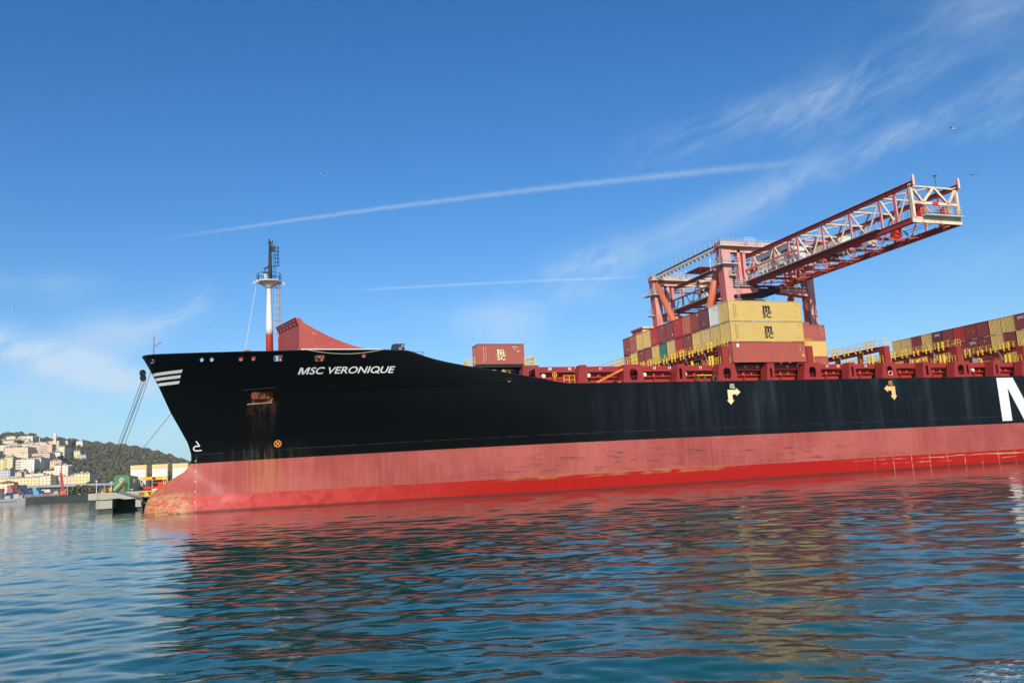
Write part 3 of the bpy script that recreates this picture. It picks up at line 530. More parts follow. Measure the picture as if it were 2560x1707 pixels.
for px_, py_ in ((-1.85, 0), (1.9, .2), (-1.5, -.9)):
    fl_ = MB(); fl_.tube((mx + px_, my + py_, 29.55), (mx + px_ - .05, my + py_ - .35, 29.45), .16, .22, 12); fl_.tube((mx + px_ * .8, my + py_, 29.7), (mx + px_, my + py_, 29.55), .04); obj('floodlight', fl_, m_grey, foremast)
sy = MB(); sy.tube((mx - 1.6, my, 29.5), (-63.8, my, 18.0), .025, None, 5); obj('mast_stay', sy, m_white, foremast)
js = MB(); js.tube((-74.36, my, 18.3), (-74.36, my, 22.2), .06, .045); js.tube((-74.36, my, 20.9), (-73.45, my, 21.5), .045); obj('jackstaff', js, m_redlit, ship)

# deck amidships: side frames, hatch coamings, lashing bridges -------------
def rrect(u0, u1, v0, v1, r, n=5):
    return [(cx_ + r * math.cos(a), cz_ + r * math.sin(a)) for cx_, cz_, a0 in ((u1 - r, v1 - r, 0), (u0 + r, v1 - r, 90), (u0 + r, v0 + r, 180), (u1 - r, v0 + r, 270)) for i in range(n + 1) for a in [R(a0 + 90 * i / n)]]
zD = 13.36; zH = 15.85
FR = [(-31.0, -28.5, -30.8, -28.75, [(-30.1, -29.25, 13.9, 15.5, .3)]), (-23.55, -22.05, -23.0, -22.15, []), (-17.05, -13.85, -16.7, -14.27, [(-16.05, -14.9, 13.75, 15.25, .45)]),
      (-9.25, -7.55, -8.75, -7.75, [(-8.62, -8.2, 13.8, 15.3, .18)]), (-2.7, .5, -2.3, .15, [(-1.75, -.55, 13.75, 15.25, .45)]), (5.2, 6.5, 5.5, 6.65, [(5.85, 6.2, 13.8, 15.2, .16)]),
      (11.4, 14.65, 11.9, 14.45, [(12.5, 13.65, 13.75, 15.25, .45)]), (19.3, 20.8, 19.65, 20.7, [(20.0, 20.35, 13.8, 15.3, .16)]), (25.45, 28.4, 25.9, 28.15, [(26.5, 27.5, 13.75, 15.25, .45)]),
      (33.2, 34.95, 33.55, 34.9, [(33.95, 34.4, 13.8, 15.3, .18)]), (39.3, 43.0, 39.8, 42.7, [(40.3, 41.5, 13.75, 15.3, .45), (42.05, 42.45, 13.85, 15.3, .16)]), (47.4, 49.0, 47.7, 48.9, [(48.1, 48.5, 13.8, 15.3, .16)]), (53.5, 56.8, 54, 56.4, [(54.5, 55.7, 13.75, 15.25, .45)])]
for a0, a1, b0, b1, holes in FR:
    f_ = MB(); f_.plate([[(a0, zD), (a1, zD), (b1, zH), (b0, zH)]] + [rrect(*h_)[::-1] for h_ in holes], lambda u, v, d: (u, .02 + d, v), .10)
    if holes:
        for u0, u1, w_ in ((a0, b0, -1), (a1, b1, 1)): f_.add([(u0, .12, zD), (u1, .12, zH), (u1, 1.5, zH), (u0, 1.5, zD), (u0 - w_ * .08, .12, zD), (u1 - w_ * .08, .12, zH), (u1 - w_ * .08, 1.5, zH), (u0 - w_ * .08, 1.5, zD)], [(0, 1, 2, 3), (7, 6, 5, 4), (0, 4, 5, 1), (2, 6, 7, 3)])
        f_.box(b0, b1, .12, 1.5, zH - .06, zH)
    else:
        f_.add([(a0, .12, zD), (a1, .12, zD), (b1, .12, zH), (b0, .12, zH), (a0, 1.5, zD), (a1, 1.5, zD), (b1, 1.5, zH), (b0, 1.5, zH)], [(0, 4, 7, 3), (1, 2, 6, 5), (3, 7, 6, 2)])
        for k_ in (.33, .66): u0 = a0 + (a1 - a0) * k_; u1 = b0 + (b1 - b0) * k_; f_.beam((u0, -.02, zD), (u1, -.02, zH), .1, .06)
    fr_ = obj('side_frame', f_, m_red, ship)
    for h_ in holes:
        if h_[1] - h_[0] > .8:
            g_ = MB()
            for hz in (.45, .95): g_.tube((h_[0], .35, zD + hz), (h_[1], .35, zD + hz), .03, None, 5)
            for k_ in (.3, .65): u_ = h_[0] + (h_[1] - h_[0]) * k_; g_.tube((u_, .35, zD), (u_, .35, zD + .95), .035, None, 5)
            g_.box(h_[0] + .3, h_[0] + .55, .9, 1.2, zD, zD + .8); obj('guard_rail', g_, m_redlit, fr_)
SEC = [(-28.3, -23.2, ('09', -26.6), ('10', -23.9)), (-22.0, -16.9, ('11', -19.5)), (-13.8, -9.0, ('13', -11.5), ('14', -9.2)), (-7.6, -2.5, ('15', -4.35)), (.35, 5.35, ('17', 2.95), ('18', 4.9)), (6.6, 11.6, ('19', 10.0)), (14.6, 19.45, ('21', 17.05), ('22', 19.0)), (20.75, 25.6, ('23', 24.05)), (28.3, 33.35, ), (34.95, 39.5,), (43.0, 53.6, ('30', 48.4)), (56.6, 67.5,), (70, 81)]
for n_, sc in enumerate(SEC):
    a0, a1 = sc[0], sc[1]; c_ = MB(); c_.box(a0, a1, 2.35, 29.85, zD, 15.0)
    for zz in (14.42, 14.92): c_.box(a0, a1, 1.85, 2.35, zz - .05, zz + .06)
    k_ = max(2, round((a1 - a0) / 2.4))
    for i in range(1, k_): u_ = a0 + (a1 - a0) * i / k_; c_.box(u_ - .04, u_ + .04, 1.8, 2.35, zD, 14.87)
    ct = obj('hatch_coaming', c_, m_redlit, ship)
    hv = MB(); hv.box(a0 - .1, a1 + .1, 1.55, 30.6, 15.08, 15.83); hv.box(a0, a1, 1.45, 1.55, 15.08, 15.14); obj('hatch_cover', hv, m_red, ct)
    cl_ = MB()
    for i in range(int((a1 - a0) / 1.4)): u_ = a0 + .8 + 1.4 * i; cl_.box(u_, u_ + .08, 1.75, 1.84, 14.5, 14.72)
    obj('hatch_cleat', cl_, m_yel, ct)
    for lx in ([a0 + .75] if a1 - a0 < 8 else [a0 + 2., a0 + 7.5]):
        l_ = MB(); l_.tube((lx, 1.75, 14.66), (lx, 1.45, 14.66), .30, .27, 16); l_.box(lx - .22, lx + .22, 1.42, 1.46, 14.64, 14.68); obj('coaming_vent', l_, m_cream, ct, False)
    for s_, u_ in sc[2:]:
        l_ = MB(); put_text(l_, s_, lambda u, v: (u_ + u, 1.53, 15.38 + v), size=.5, bold=.012); obj('hatch_number', l_, m_white, ct)
bs = MB(); bs.box(-45, 160, 3.0, 29.2, 13.3, 14.6); obj('coaming_wall', bs, m_red, ship)
# loose gear on the side deck
g = MB()
for u_ in (-5.35, -4.35): g.tube((u_, .7, zD), (u_, .7, zD + .85), .2, None, 12); g.tube((u_, .7, zD + .8), (u_, .7, zD + .95), .27, None, 12)
obj('bollard_pair', g, m_dgrey, ship); g = MB(); g.box(-5.7, -3.3, .45, .55, zD + .95, zD + 1.05); obj('pipe_guard', g, m_byel, ship)
g = MB(); g.ring((-2.95, .35, zD + .42), (0, 1, 0), .36, .11, 20, 8); obj('mooring_chock', g, m_dgrey, ship, True)
g = MB(); g.rail([(-25.2, .5, zD + .1), (-23.7, .5, zD + .1)], 1.1, .045, 2, .75); obj('pilot_rail', g, m_byel, ship)
g = MB(); g.ring((-26.4, .6, 14.7), (0, 1, 0), .30, .04, 16, 5); g.tube((-26.7, .6, 14.7), (-26.1, .6, 14.7), .03); g.tube((-26.4, .6, 13.5), (-26.4, .6, 15.0), .04); obj('valve_wheel', g, m_byel, ship)
for i in range(6): pass
g = MB(); g.box(-27.6, -24.4, .8, 1.6, 13.4, 14.35); g.tube((-27.2, .9, 14.2), (-25.0, .9, 14.2), .22); obj('pipe_rack', g, m_redlit, ship)
g = MB(); g.beam((-20.7, .5, zD + .15), (-16.3, .5, 15.45), .35, .12); g.beam((-20.7, .5, zD + .3), (-16.3, .5, 15.6), .06, .10); g.beam((-18.0, .9, zD), (-15.8, .9, 14.2), .3, .1); obj('access_ladder', g, steel('ladder_orange', (.75, .22, .04), .5), ship)
lb_ = thing('lifebuoy', 'orange and white lifebuoy hung in the side frame opening above the orange tug arrow', 'lifebuoy', (26.95, -.05, 14.15))
g = MB(); g.ring((26.95, -.06, 14.15), (0, 1, 0), .34, .09, 20, 8); obj('buoy_ring', g, steel('buoy_orange', (.85, .2, .08), .5), lb_, True)
for a_ in (45, 135, 225, 315):
    c_, s_ = math.cos(R(a_)), math.sin(R(a_)); g = MB(); g.tube((26.95 + .34 * c_ - .05 * s_, -.06, 14.15 + .34 * s_ + .05 * c_), (26.95 + .34 * c_ + .05 * s_, -.06, 14.15 + .34 * s_ - .05 * c_), .096, None, 10); obj('reflective_band', g, m_white, lb_)

def lashing_bridge(t0, low=False, yfar=31.6):
    b_ = MB(); zt = 18.28
    if low:
        b_.box(t0 - .9, t0 + .9, .2, yfar, 15.70, 15.84)
    else:
        b_.box(t0 - .52, t0 + .52, .05, 1.15, zH, zt)
        b_.box(t0 - .45, t0 + .45, 1.15, yfar, 17.65, zt - .05); b_.box(t0 - .75, t0 + .75, 1.2, yfar, zt - .05, zt)
        for y in np.arange(5.6, yfar, 2.48 * 2): b_.box(t0 - .38, t0 + .38, y - .22, y + .22, zH - .1, 17.65); b_.add([(t0 - .4, y - .22, 17.0), (t0 - .4, y - .22, 17.65), (t0 - .4, y - 1.0, 17.65), (t0 - .3, y - .22, 17.0), (t0 - .3, y - .22, 17.65), (t0 - .3, y - 1.0, 17.65)], [(0, 1, 2), (5, 4, 3), (0, 2, 5, 3)])
    o = obj('lashing_bridge', b_, m_red, ship); zr = 15.84 if low else zt
    for sx in (-.72, .72):
        r_ = MB(); r_.rail([(t0 + sx, 1.3 if not low else .3, zr), (t0 + sx, yfar, zr)], 1.05, .03, 2, 1.25); obj('bridge_railing', r_, m_yel, o)
    r_ = MB(); r_.rail([(t0 - .5, .1, zr), (t0 + .5, .1, zr)], 1.0, .035, 2, .5); r_.rail([(t0 - .75, .25, 15.85), (t0 - .75, 1.4, 15.85)], 1.0, .035, 2, .6); r_.rail([(t0 + .75, .25, 15.85), (t0 + .75, 1.4, 15.85)], 1.0, .035, 2, .6); obj('end_railing', r_, m_yel, o)
    k_ = 0
    for y in np.arange(2.8, yfar - 1, 2.48):
        for dy in (-.45, .45):
            hh = (1.05 if k_ % 4 in (0, 3) else .55)
            p_ = MB(); p_.tube((t0 - .62, y + dy, zr - .35), (t0 - .62, y + dy, zr + hh), .15, None, 8); obj('lashing_post', p_, m_yel, o)
        k_ += 1
    if not low:
        for y in (2.6, 3.3, 7.9):
            p_ = MB(); p_.tube((t0 - .5, y, zH - .1), (t0 - .5, y, zH + 1.45), .19, None, 8); obj('rod_bin', p_, m_yel, o)
        l_ = MB(); l_.rail([(t0 - .4, 1.6, zH), (t0 - .4, 5.2, zH)], 1.15, .035, 3, .5); l_.rail([(t0 - .4, 6.4, zH), (t0 - .4, 9.2, zH)], 1.0, .035, 2, .6); obj('lower_railing', l_, m_yel, o)
        for y in np.arange(3.2, yfar - 3, 4.96):
            for sx, ya, yb in ((-1, 0, 1.9), (1, 2, .2)): q_ = MB(); q_.tube((t0 + .7 * sx, y + ya, 16.0), (t0 + .75 * sx, y + yb, 19.5), .025, None, 4); obj('lashing_rod', q_, m_grey, o)
    return o
lashing_bridge(-15.4, True); lashing_bridge(-29.8, True, 14.)
for t0 in (-1.1, 13.0, 27.0, 41.1, 55.0): lashing_bridge(t0)
# pedestal under the single container on the fore deck
pd = MB(); pd.box(-36.6, -30.4, .5, 2.9, 15.72, 16.04)
for u_ in (-36.2, -33.4, -30.9): pd.box(u_, u_ + .4, 1.9, 14, 15.3, 15.7); pd.box(u_, u_ + .4, 2.4, 2.8, 13.3, 15.3)
pd.box(-36.4, -30.5, 6.4, 6.6, 13.3, 15.3) if False else None
pdo = obj('container_pedestal', pd, m_dark, ship)
r_ = MB(); r_.rail([(-38.2, .9, 15.75), (-36.9, .55, 15.95)], 1.0, .05, 2, .6); r_.rail([(-30.3, .5, 15.95), (-29.1, .5, 15.95)], 1.0, .05, 3, .6); obj('end_railing', r_, m_yel, pdo)
for u_ in (-37.9, -37.5, -32.5, -32.1): p_ = MB(); p_.tube((u_, 1.6, 15.0), (u_ + .05, 1.6, 16.5 if u_ < -35 else 15.55), .15, None, 8); obj('lashing_post', p_, m_yel, pdo)

# ------------------------------------------------------------------ shipping containers
def corr(mb, n, fn, depth=.075):
    """trapezoid corrugation: fn(k, d) -> two points (bottom, top) at fraction k along the wall, d into it"""
    ks = []
    for i in range(n):
        a = i / n; w_ = 1 / n; ks += [(a, 0), (a + .34 * w_, 0), (a + .5 * w_, depth), (a + .84 * w_, depth)]
    ks.append((1, 0)); o = len(mb.v)
    for k_, d in ks: lo, hi = fn(k_, d); mb.v += [lo, hi]
    for i in range(len(ks) - 1): mb.f.append((o + 2 * i, o + 2 * i + 2, o + 2 * i + 3, o + 2 * i + 1))
_cd = {}
def cont_data(L, H):
    if (L, H) in _cd: return _cd[(L, H)]
    Wd = 2.438; fr = MB(); e = .01
    for x in (0, L - .13):
        for y in (0, Wd - .13): fr.box(x, x + .13, y, y + .13, 0, H)
    for x in (-.012, L - .166):
        for y in (-.012, Wd - .15):
            for z_ in (-.012, H - .106): fr.box(x, x + .178, y, y + .162, z_, z_ + .118)
    for y in (.005, Wd - .085): fr.box(.13, L - .13, y, y + .08, .02, .18); fr.box(.13, L - .13, y, y + .08, H - .07, H - .005)
    for x in (.005, L - .085): fr.box(x, x + .08, .13, Wd - .13, .02, .18); fr.box(x, x + .08, .13, Wd - .13, H - .10, H - .005)
    sides = []
    for y, s in ((.03, 1), (Wd - .03, -1)):
        m_ = MB(); corr(m_, round(L / .33), lambda k_, d: ((.13 + k_ * (L - .26), y + s * d, .18), (.13 + k_ * (L - .26), y + s * d, H - .07))); sides.append(m_)
    ends = []
    for x, s in ((.03, 1), (L - .03, -1)):
        m_ = MB(); corr(m_, 9, lambda k_, d: ((x + s * d, .13 + k_ * (Wd - .26), .18), (x + s * d, .13 + k_ * (Wd - .26), H - .10)), .085); ends.append(m_)
    rf = MB(); rf.box(.085, L - .085, .085, Wd - .085, H - .05, H - .02)
    ms_ = []
    for n_, mb in (('frame', fr), ('side_wall', sides[0]), ('side_wall', sides[1]), ('end_wall', ends[0]), ('end_wall', ends[1]), ('roof_panel', rf)):
        me = bpy.data.meshes.new(n_); me.from_pydata(mb.v, [], mb.f); me.update(); me.materials.append(None); ms_.append((n_, me))
    _cd[(L, H)] = ms_; return ms_
def container(loc, L, H, colr, label, group=None, parts=(0, 1, 3, 5, 2, 4)):
    root = thing('shipping_container', label, 'container', loc, group)
    for i in parts:
        n_, me = cont_data(L, H)[i]; o = bpy.data.objects.new(n_, me); COL.objects.link(o); o.parent = root; o.material_slots[0].link = 'OBJECT'; o.material_slots[0].material = CM[colr]
    return root
def logo(root, x, z, s, mat, y=-.004):
    """lower-case m over a rule over SC"""
    m_ = MB(); f_ = lambda u, v: (x + u * s, y, z + v * s)
    def rect(u0, u1, v0, v1): m_.add([f_(u0, v0), f_(u1, v0), f_(u1, v1), f_(u0, v1)], [(0, 1, 2, 3)])
    for i, h_ in enumerate((.60, .50, .50)): rect(-.46 + i * .33, -.46 + i * .33 + .21, 0, h_)
    for i in range(2):
        u = -.46 + i * .33; pts = [(u + .21, .38), (u + .21, .50), (u + .28, .585), (u + .36, .61), (u + .44, .60), (u + .51, .55), (u + .54, .46), (u + .54, .40), (u + .33, .40), (u + .32, .45), (u + .28, .47)]
        m_.add([f_(*p) for p in pts], [tuple(f) for f in tessellate_polygon([[Vector((p[0], p[1], 0)) for p in pts]])])
    rect(-.54, -.46, .53, .60); rect(-.64, .64, -.075, -.03)
    put_text(m_, 'SC', lambda u, v: f_(u * 1.22, v - .64), size=.72, bold=.018, space=1.08)
    o = obj('company_logo', m_, mat, root); o.location = (0, 0, 0); return o
def stamp(root, body, x, z, s, mat, vertical=False, y=-.003, name='lettering', end=False):
    m_ = MB(); pt = (lambda u, v: (y, x - u, z + v)) if end else (lambda u, v: (x + u, y, z + v))
    if vertical:
        for i, ch in enumerate(body):
            if ch != ' ': put_text(m_, ch, lambda u, v: pt(u, v - i * s * .95), size=s, bold=.02 * s)
    else: put_text(m_, body, pt, size=s, bold=.02 * s)
    o = obj(name, m_, mat, root); o.location = (0, 0, 0); return o
m_cy = steel('logo_cream', (.85, .74, .40), .5, .1); m_ink = steel('logo_ink', (.022, .02, .025), .5, .2); m_wlet = steel('letter_white', (.8, .78, .74), .5, .15)
ordn = ['nearest the camera', 'second from the near side', 'third from the near side', 'fourth from the near side', 'fifth from the near side', 'sixth from the near side', 'seventh from the near side', 'eighth from the near side', 'ninth from the near side', 'tenth from the near side', 'eleventh from the near side', 'twelfth from the near side', 'farthest from the camera']
GA = 'containers stacked across the ship at the crane'
TOP = ['yellow', 'white', 'purple', 'maroon', 'orange', 'red', 'maroon', 'maroon', 'red', 'yellow', 'yellow', 'brick', 'maroon']
MID = ['yellow', 'yellow', 'sand', 'yellow', 'maroon', 'red', 'yellow', 'green', 'yellow', 'maroon', 'maroon', 'yellow', 'maroon']
BOT = ['rust', 'maroon', 'brick', 'green', 'maroon', 'maroon', 'brick', 'maroon', 'yellow', 'maroon', 'brick', 'maroon', 'maroon']
HC = 2.9
for ti, (tn, row) in enumerate((('bottom', BOT), ('middle', MID), ('top', TOP))):
    for i, c_ in enumerate(row):
        z0 = 15.98 + ti * (HC + .03)
        if i == 0:
            lab = {0: 'long dusty red container resting on the hatch under two yellow ones', 1: 'long yellow container with black logo, lower of the two yellow ones', 2: 'long yellow container with black logo, highest on the stack under the crane'}[ti]
        else: lab = '%s container end, %s tier of the stack under the crane, %s' % ({'purple': 'purple', 'rust': 'dull red', 'sand': 'ochre'}.get(c_, c_), tn, ordn[i])
        r_ = container((0.05, i * 2.478, z0), 12.19, HC, c_, lab, GA, (0, 1, 3, 5, 4) if i == 0 else (0, 3, 5))
        if i == 0 and ti: logo(r_, 6.28, 1.38, 1.36, m_ink); stamp(r_, 'MEDITERRANEAN', .85, 2.32, .17, m_ink, True); stamp(r_, 'SHIPPING CO', 1.15, 2.2, .17, m_ink, True); stamp(r_, 'MSCU', 11.5, 2.3, .12, m_ink); stamp(r_, '40', 11.4, .5, .3, m_byel)
        if i == 0 and not ti:
            p_ = MB(); p_.box(.72, 1.1, .0, .028, 2.15, 2.62); o = obj('notice_plate', p_, m_wlet, r_); o.location = (0, 0, 0)
            stamp(r_, 'SHIPPING', 11.3, 2.45, .14, m_wlet, True); stamp(r_, '45', 11.72, 1.3, .2, m_wlet); p_ = MB(); p_.box(11.55, 11.85, .0, .028, .75, 1.1); o = obj('notice_plate', p_, m_byel, r_); o.location = (0, 0, 0)
        elif i: p_ = MB(); yy = .5 + .9 * ((i * 7 + ti * 3) % 3) / 2; zz = .6 + 1.6 * ((i * 5 + ti) % 2); p_.box(-.002, .02, yy, yy + .16, zz, zz + .32); o = obj('notice_plate', p_, m_byel if i % 3 else m_wlet, r_); o.location = (0, 0, 0)
HS = 2.591
GB = 'containers on the far side behind the crane stack'
for ti, (c_, lab) in enumerate((('rust', 'red container end, lowest behind the yellow stack'), ('yellow', 'yellow container with its end showing behind the long yellow stack'), ('brick', 'red container showing above a yellow one, right of the long yellow stack'))):
    r_ = container((14.06, 11.8, 15.86 + ti * 2.61), 12.19, HS, c_, lab, GB, (0, 1, 3, 5, 4)); stamp(r_, 'SHIPPING', 11.3, 2.2, .13, m_wlet, True); stamp(r_, '45', 11.62, 1.0, .2, m_wlet)
    container((13.2, 14.3, 15.86 + ti * (HC + .02) - 0.), 12.19 if ti < 2 else 12.19, HC if ti == 2 else HC, ('maroon', 'maroon', 'brick')[ti], ('maroon container hidden behind the red one, lowest', 'maroon container hidden behind the yellow one', 'dark red container whose roof shows behind the upper red one')[ti], GB, (0, 1, 5, 4))
r_ = container((-36.5, .35, 16.06), 6.058, HS, 'brick', 'single short brick red container with cream logo standing on the fore deck', 'containers alone on the fore deck', (0, 1, 3, 5, 2, 4)); del r_['group']
logo(r_, 3.0, 1.22, 1.05, m_cy); stamp(r_, 'MEDITERRANEAN', .72, 2.12, .16, m_cy, True); stamp(r_, 'SHIPPING CO', 1.02, 2.0, .15, m_cy, True); stamp(r_, 'MSCU 306', 4.9, 2.1, .17, m_wlet); stamp(r_, '22G1', 4.85, 1.85, .15, m_wlet)
for xx, mt in ((5.15, m_wlet), (5.42, m_byel)): p_ = MB(); p_.box(xx, xx + .13, 0., .028, 1.55, 1.72); o = obj('notice_plate', p_, mt, r_); o.location = (0, 0, 0)
GR = 'containers stacked across the ship at the right edge'
T3 = ['maroon', 'maroon', 'yellow', 'yellow', 'maroon', 'maroon', 'red', 'maroon', 'purple', 'yellow', 'maroon', 'sand', 'yellow']
T2 = ['maroon', 'yellow', 'maroon', 'yellow', 'maroon', 'maroon', 'maroon', 'brick', 'maroon', 'yellow', 'maroon', 'yellow', 'yellow']
T1 = ['maroon', 'brick', 'yellow', 'maroon', 'maroon', 'white', 'maroon', 'maroon', 'yellow', 'maroon', 'brick', 'yellow', 'sand']
for ti, (tn, row) in enumerate((('bottom', T1), ('middle', T2), ('top', T3))):
    for i, c_ in enumerate(row):
        y0 = 26.75 - 2.42 * (12 - i) * .995
        r_ = container((57.0, 26.75 - (12 - i) * 2.405 * 1.0, 15.9 + ti * 2.67), 12.19, 2.64, c_, '%s container end, %s tier of the right-hand stack, %s' % ({'purple': 'dark purple', 'sand': 'ochre'}.get(c_, c_), tn, ordn[i]), GR, (0, 1, 3, 5) if i == 0 else (0, 3, 5))
        if (ti, i) in ((2, 8), (1, 5), (2, 1)): stamp(r_, 'EMC', 1.2, 1.75, .62, m_wlet, end=True, y=-.02)
        elif (i + ti) % 2: p_ = MB(); yy = .4 + .8 * ((i * 5) % 3) / 2; zz = .5 + 1.3 * ((i + ti) % 3) / 2; p_.box(-.002, .02, yy, yy + .15, zz, zz + .3); o = obj('notice_plate', p_, m_byel, r_); o.location = (0, 0, 0)

# ------------------------------------------------------------------ quay crane behind the ship
cr_ = thing('quay_crane', 'big faded red quay crane with lattice boom reaching out over the ship', 'crane', (37, 52, 3.1))
tL, tR, zB0, zB1, zT0, zT1 = 32.2, 41.2, 36.6, 37.4, 42.25, 42.95
def leg(tc, w0, flip):
    m_ = MB(); w1 = w0 + 2.0; dx = .84
    m_.add([(tc - dx, w0, 3.1), (tc + dx, w0, 3.1), (tc + dx, w1, 3.1), (tc - dx, w1, 3.1), (tc - dx, w0, 37), (tc + dx, w0, 37), (tc + dx, w1, 37), (tc - dx, w1, 37), (tc - dx - .1, w0, 40.6), (tc + dx + .1, w0, 40.6), (tc + dx + .1, w1, 40.6), (tc - dx - .1, w1, 40.6), (tc - dx - .12, w0, 44.2), (tc + dx + .12, w0, 44.2), (tc + dx + .12, w1, 44.2), (tc - dx - .12, w1, 44.2)],
           [(a + i, a + (i + 1) % 4, a + 4 + (i + 1) % 4, a + 4 + i) for a in (0, 4, 8) for i in range(4)] + [(12, 13, 14, 15)])
    for zz in (12, 20, 28, 33, 36.2): m_.box(tc - dx - .03, tc + dx + .03, w0 - .03, w1 + .03, zz, zz + .08)
    return m_
legs = {}
for k_, (tc, w0) in dict(a=(27.25, 38), b=(46.7, 38), c=(27.25, 65.4), d=(46.7, 65.4)).items():
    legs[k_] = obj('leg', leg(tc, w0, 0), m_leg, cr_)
def platform(parent, x0, x1, y0, y1, z, th=.22, h=1.1, name='platform'):
    m_ = MB(); m_.box(x0, x1, y0, y1, z - th, z); p = obj(name, m_, m_grey, parent); r_ = MB(); r_.rail([(x0, y1, z), (x0, y0, z), (x1, y0, z), (x1, y1, z)], h, .035, 2, 1.0); obj('hand_rail', r_, m_grey, p); return p
platform(legs['a'], 25.5, 29.4, 37.0, 38.0, 40.9); platform(legs['a'], 25.2, 26.2, 38, 41, 40.9); platform(legs['a'], 27.3, 28.6, 37.2, 38, 38.6)
platform(legs['c'], 25.4, 28.2, 64.4, 65.4, 40.9); platform(legs['c'], 25.0, 26.2, 65.4, 68.4, 40.9); platform(legs['b'], 45.1, 48.2, 37.0, 38.0, 40.9); platform(legs['c'], 25.4, 26.3, 66, 68, 36.3)
lm = MB()
for tx, wy, z0, z1 in ((25.9, 37.9, 41, 44.2), (29.0, 37.7, 34, 40.8), (26.0, 65.2, 41, 44.6)):
    for d_ in (-.22, .22): lm.tube((tx + d_, wy, z0), (tx + d_, wy, z1), .035, None, 5)
    for zz in np.arange(z0, z1, .35): lm.tube((tx - .22, wy, zz), (tx + .22, wy, zz), .025, None, 4)
obj('leg_ladder', lm, m_grey, legs['a'])
# portal beams across the boom, tie beams with walkways, braces
for w0, zlo in ((38, 44.3), (65.4, 44.0)):
    m_ = MB(); m_.box(26.0, 48.0, w0 - .25, w0 + 1.9, zlo, zlo + 1.15); m_.box(26.4, 47.6, w0 + .2, w0 + 1.6, zlo - .95, zlo)
    pb = obj('portal_beam', m_, m_crane, cr_); m_ = MB(); m_.tube((26.2, w0 - .35, zlo - .1), (33, w0 - .35, zlo - .1), .14); obj('service_pipe', m_, m_brace, pb)
    r_ = MB(); r_.box(25.3, 48.3, w0 - .95, w0 - .25, zlo + .02, zlo + .16); r_.rail([(25.3, w0 + 2, zlo + .16), (25.3, w0 - .9, zlo + .16), (48.3, w0 - .9, zlo + .16)], 1.25, .035, 3, 1.1); obj('walkway', r_, m_grey, pb)
    r_ = MB(); r_.rail([(31.9, w0, zlo + 1.15), (34.3, w0, zlo + 1.15)], 1.0, .035, 2, .6); obj('hand_rail', r_, m_white, pb)
for tc in (27.25, 46.7):
    m_ = MB(); m_.tube((tc, 39.5, 44.75), (tc, 66.2, 44.75), .55, None, 14)
    tb = obj('tie_beam', m_, steel('tie_pale', (.74, .66, .60), .6, .25, (.45, .2, .15), .4), cr_); r_ = MB(); r_.box(tc - .75, tc + .45, 39.5, 66.4, 45.3, 45.4)
    for y in np.arange(40, 66, 1.55): r_.box(tc - .6, tc - .3, y, y + .3, 44.0, 44.35)
    for y in np.arange(40, 66.4, 1.9): r_.tube((tc - .75, y, 45.35), (tc - .75, y, 46.45), .05, None, 5)
    for zz in (45.8, 46.2): r_.tube((tc - .75, 40, zz), (tc - .75, 66, zz), .02, None, 4)
    obj('walkway', r_, m_grey, tb)
    for p, q in (((tc, 66, 43.9), (tc, 52.3, 21.5)), ((tc, 40.3, 42.8), (tc, 52.3, 21.5))): m_ = MB(); m_.tube(p, q, .72, None, 16); obj('brace', m_, m_brace, cr_, True)
    m_ = MB(); m_.box(tc - .7, tc + .7, 39.8, 65.6, 20.4, 21.8); obj('sill_beam', m_, m_leg, cr_)
for w0 in (38.2, 65.6): m_ = MB(); m_.box(28.0, 46.0, w0, w0 + 1.6, 7, 8.6); obj('sill_beam', m_, m_leg, cr_)
for tc in (27.25, 46.7):
    for w0 in (38.9, 66.4):
        m_ = MB(); m_.box(tc - 3.2, tc + 3.2, w0 - .6, w0 + .6, 3.8, 5.0)
        for i in range(4): m_.tube((tc - 2.7 + 1.8 * i, w0 - .2, 3.45), (tc - 2.7 + 1.8 * i, w0 + .2, 3.45), .38, None, 14)
        obj('bogie', m_, m_girder, cr_)
# hangers and corbels that carry the boom
for w0 in (38.2, 66.0):
    for t0, s in ((tL, -1), (tR, 1)):
        m_ = MB(); m_.box(t0 + s * 1.9 - .35, t0 + s * 1.9 + .35, w0, w0 + 1.2, 36.9, 43.8); m_.box(t0 + s * .55 - .35, t0 + s * .55 + .35, w0 + .2, w0 + 1.0, 36.9, 44.2); obj('hanger', m_, m_leg, cr_)
    for tleg, t1, s in ((28.05, 33.9, 1), (45.9, 39.2, -1)):
        m_ = MB(); m_.add([(tleg, w0 - .1, 34.7), (tleg, w0 - .1, 36.4), (t1 - s * 1.6, w0 - .1, 36.4), (t1, w0 - .1, 35.95), (t1, w0 - .1, 35.35), (t1 - s * 1.6, w0 - .1, 35.2), (tleg, w0 + 1.6, 34.7), (tleg, w0 + 1.6, 36.4), (t1 - s * 1.6, w0 + 1.6, 36.4), (t1, w0 + 1.6, 35.95), (t1, w0 + 1.6, 35.35), (t1 - s * 1.6, w0 + 1.6, 35.2)],
                          [(0, 1, 2, 3, 4, 5), (11, 10, 9, 8, 7, 6)] + [(i, i + 6, (i + 1) % 6 + 6, (i + 1) % 6) for i in range(6)]); cb = obj('corbel', m_, m_leg, cr_)
        r_ = MB(); r_.rail([(tleg, w0 - .2, 36.45), (t1 - s * 1.3, w0 - .2, 36.45)], 1.2, .035, 3, .8); r_.box(min(tleg, t1 - s * 1.3), max(tleg, t1 - s * 1.3), w0 - .7, w0 - .1, 36.33, 36.45); obj('walkway', r_, m_grey, cb)
